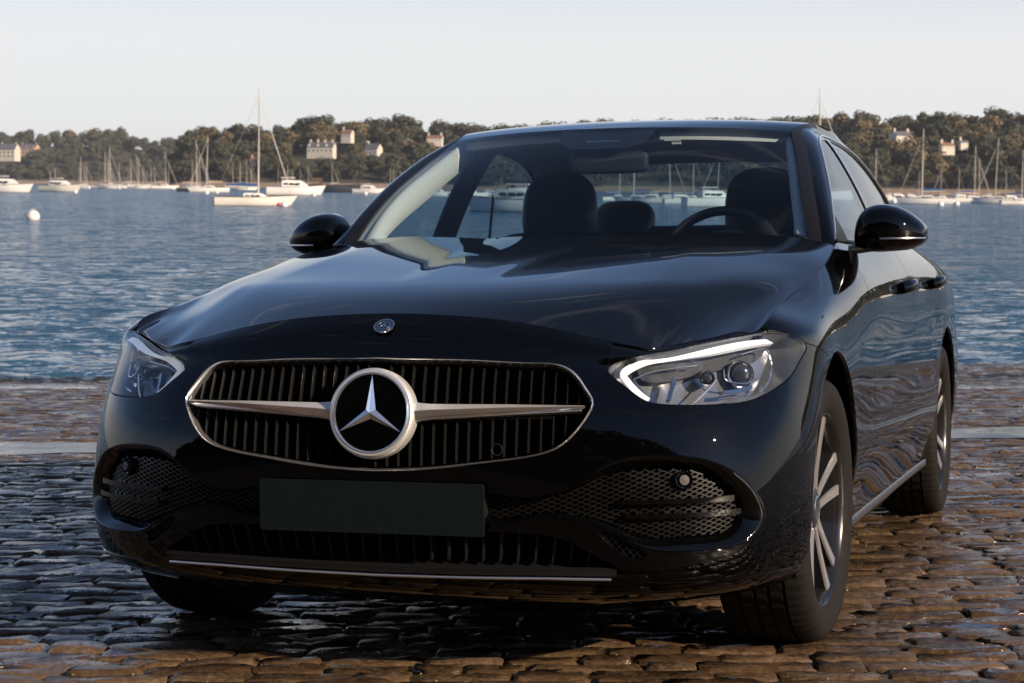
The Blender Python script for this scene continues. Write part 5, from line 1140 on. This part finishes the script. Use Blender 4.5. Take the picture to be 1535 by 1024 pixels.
def put(kind, px, py, ang, s, label, group=None):
    b = PROTO[kind]; 
    if kind in used_: b = copy_tree(b)
    used_.add(kind); place(b, px, py, ang, s)
    tag(b, label, 'sailboat' if kind in 'abc' else 'motorboat'); 
    if 'group' in b: del b['group']
    if group: b['group'] = group
    return b
big = sailboat('moored_sailboat', 6.4, 9.3, 'hull_cream', 'canvas_blue', -.1); place(big, 378, 308.5, math.radians(12), 1.0); tag(big, 'cream sailboat with tall mast and furled foresail, nearest the slipway', 'sailboat')
put('m', 440, 292.5, math.radians(8), 1.35, 'big white motorboat behind the cream sailboat'); put('n', 90, 287.5, math.radians(-20), 1.0, 'white fishing cruiser with two short poles near the wooded left shore'); put('m', 8, 288.5, math.radians(-10), 1.25, 'white motor cruiser moored left of the fishing cruiser')
right = put('a', 1388, 306, math.radians(178), 1.05, 'white yacht with dark sail cover moored below the right hillside')
far = 'small sailboats on the far moorings'
FAR = [(155, 282.5, 'a', 1.1), (163, 282, 'b', 1.2), (177, 281.5, 'a', .9), (190, 281, 'a', .75), (204, 281.5, 'b', 1.05), (213, 281, 'a', .85), (225, 280.5, 'a', .85), (246, 283, 'b', 1.05), (251, 282, 'a', .9), (118, 280.5, 'a', .9), (129, 280.5, 'b', .8), (286, 285, 'a', .8), (297, 285, 'b', .85), (347, 284, 'a', .85), (358, 285, 'a', .85), (368, 285, 'b', .8), (375, 284, 'a', .7), (415, 284.5, 'a', .7), (429, 285, 'a', .8), (437, 285, 'a', .65), (461, 285, 'b', .7), (583, 288, 'a', .65)]
FAR += [(rt.uniform(100, 330) if i < 9 else rt.uniform(400, 600), 0, 'ab'[i % 2], rt.uniform(.6, .95)) for i in range(14)]; FAR = [(px, py or hor(px)+rt.uniform(7.5, 11), k, s) for px, py, k, s in FAR]
for i, (px, py, k, s) in enumerate(FAR): put(k, px, py, math.radians(rt.uniform(-30, 30)), s, 'small white sailboat with bare mast on the far moorings', far)
put('c', 291, 287.5, math.radians(15), 1.05, 'dark hulled sailboat with tall mast near the headland'); put('b', 314, 288, math.radians(-160), 1.1, 'brown masted sailboat with tan sail cover near the headland')
put('m', 505, 288, math.radians(10), 1.0, 'small white motorboat beside the dark barge'); put('m', 552, 290, math.radians(-10), .95, 'white motorboat moored left of the windscreen pillar')
rg = 'sailboats moored under the right hillside'
for px, py, k, s, a in ((1456, 303.5, 'a', .92, 10), (1465, 302, 'b', .70, 20), (1497, 305.5, 'b', .88, 170), (1527, 307, 'a', .78, 5), (1308, 300, 'a', .95, 15), (1435, 300, 'a', .62, 30), (1412, 299.5, 'b', .6, 200), (1375, 299, 'a', .58, 15), (1510, 301, 'a', .6, 190)): put(k, px, py, math.radians(a), s, 'white sailboat with bare mast moored under the right hillside', rg)
mg = 'motorboats moored under the right hillside'
for px, py, s, a in ((1346, 301, .62, 10), (1331, 300, .6, 170), (1440, 302, .62, 5), (1478, 303, .6, 175), (1515, 304, .6, 10), (1365, 300.5, .55, 20)): put('m', px, py, math.radians(a), s, 'small white motorboat moored under the right hillside', mg)
put('b', 1221, 300, math.radians(10), 1.75, 'tall masted yacht standing behind the car roof')
tg = 'boats seen through the car windows'
for px, py, k, s, a in ((955, 303, 'a', .80, 170), (1000, 302, 'b', .72, 10), (1035, 302, 'a', .70, 10), (1080, 303, 'b', .72, 175), (925, 301, 'a', .7, 20)): put(k, px, py, math.radians(a), s, 'white sailboat seen through the windows of the car', tg)
for px, py, s, a in ((768, 318, .95, 160), (1068, 310, .9, 15), (700, 298, .8, 10), (1020, 306, .6, 10), (975, 305, .6, 170), (655, 294, .7, 5), (735, 296, .6, 5)): put('m', px, py, math.radians(a), s, 'white motorboat seen through the windows of the car', 'motorboats seen through the car windows')
rr2 = 'boats moored beyond the car'
for k in range(9): put('abm'[k % 3], 1610+k*95, 306+k*1.2, math.radians(rt.uniform(0, 360)), .9, 'white boat moored beyond the car, mirrored in its side', rr2)
bg_ = empty('dark_barge'); X = hull_grid(10, 3.4, 1.3, .95); mb = MB().grid(X); mb.F.append(tuple(range(X.shape[1]))); mb.build('hull', 'hull_dark', bg_, angle=60); MB().box((0, 0, 1.38), (8.2, 2.9, .12)).build('deck', 'hull_brown', bg_, smooth=False); MB().box((-2.4, 0, 2.0), (1.8, 1.6, 1.2)).build('wheelhouse', 'hull_brown', bg_, smooth=False); place(bg_, 496, 288.5, math.radians(4), 1.25); tag(bg_, 'long dark flat barge moored beside the white motorboat', 'barge')
# mooring buoys
def buoy(px, py, d, label, group=None, red=False):
    p = won((px, py)); b = empty('mooring_buoy', tuple(p)); tag(b, label, 'buoy', group); r = d/2; prof = [(.0005, -r*.55)]+[(r*math.cos(a), r*.45+r*math.sin(a)) for a in np.linspace(-1.3, 1.45, 14)]+[(.0005, r*1.45)]
    MB().lathe(prof, 20, 'z').build('float', 'buoy_red' if red else 'buoy_white', b); A = np.linspace(0, math.pi, 9); MB().tube(np.array([(r*.22*math.cos(a), 0, r*1.42+r*.22*math.sin(a)) for a in A]), r*.05, 6).build('ring', 'mast', b); MB().lathe([(r*1.005, r*.30), (r*1.01, r*.36), (r*1.01, r*.42), (r*1.0, r*.48)], 20, 'z').build('band', 'buoy_white' if not red else 'hull_dark', b)
buoy(49.5, 329.5, .66, 'large white round mooring buoy floating alone on open water'); buoy(426, 310, .62, 'white mooring buoy at the bow of the cream sailboat'); buoy(418, 309, .40, 'red buoy beside the white one at the bow of the cream sailboat', None, True)
for px, py in ((113, 289.5), (310, 291), (325, 290), (179, 283.5), (133, 283), (260, 284), (470, 294), (548, 292), (571, 291), (610, 293), (1340, 304), (1428, 304), (1434, 308), (1459, 305), (1410, 309)): buoy(px, py, .75, 'small white mooring buoy among the moored boats', 'white buoys among the moored boats')
# ------------------------------------------------------------------ sea haze
m, nt, b = material('haze_air'); nt.nodes.remove(b); vp = nt.nodes.new('ShaderNodeVolumePrincipled'); vp.inputs['Color'].default_value = (.93, .95, 1, 1); vp.inputs['Density'].default_value = .00010; vp.inputs['Anisotropy'].default_value = .2
nt.links.new(vp.outputs[0], nt.nodes['Material Output'].inputs['Volume'])
o = MB().box((0, 900, 27), (6500, 5400, 66)).build('haze', 'haze_air', None, smooth=False); tag(o, 'thin pale sea haze over the water', None, None, 'stuff')
SC.cycles.volume_bounces = 0
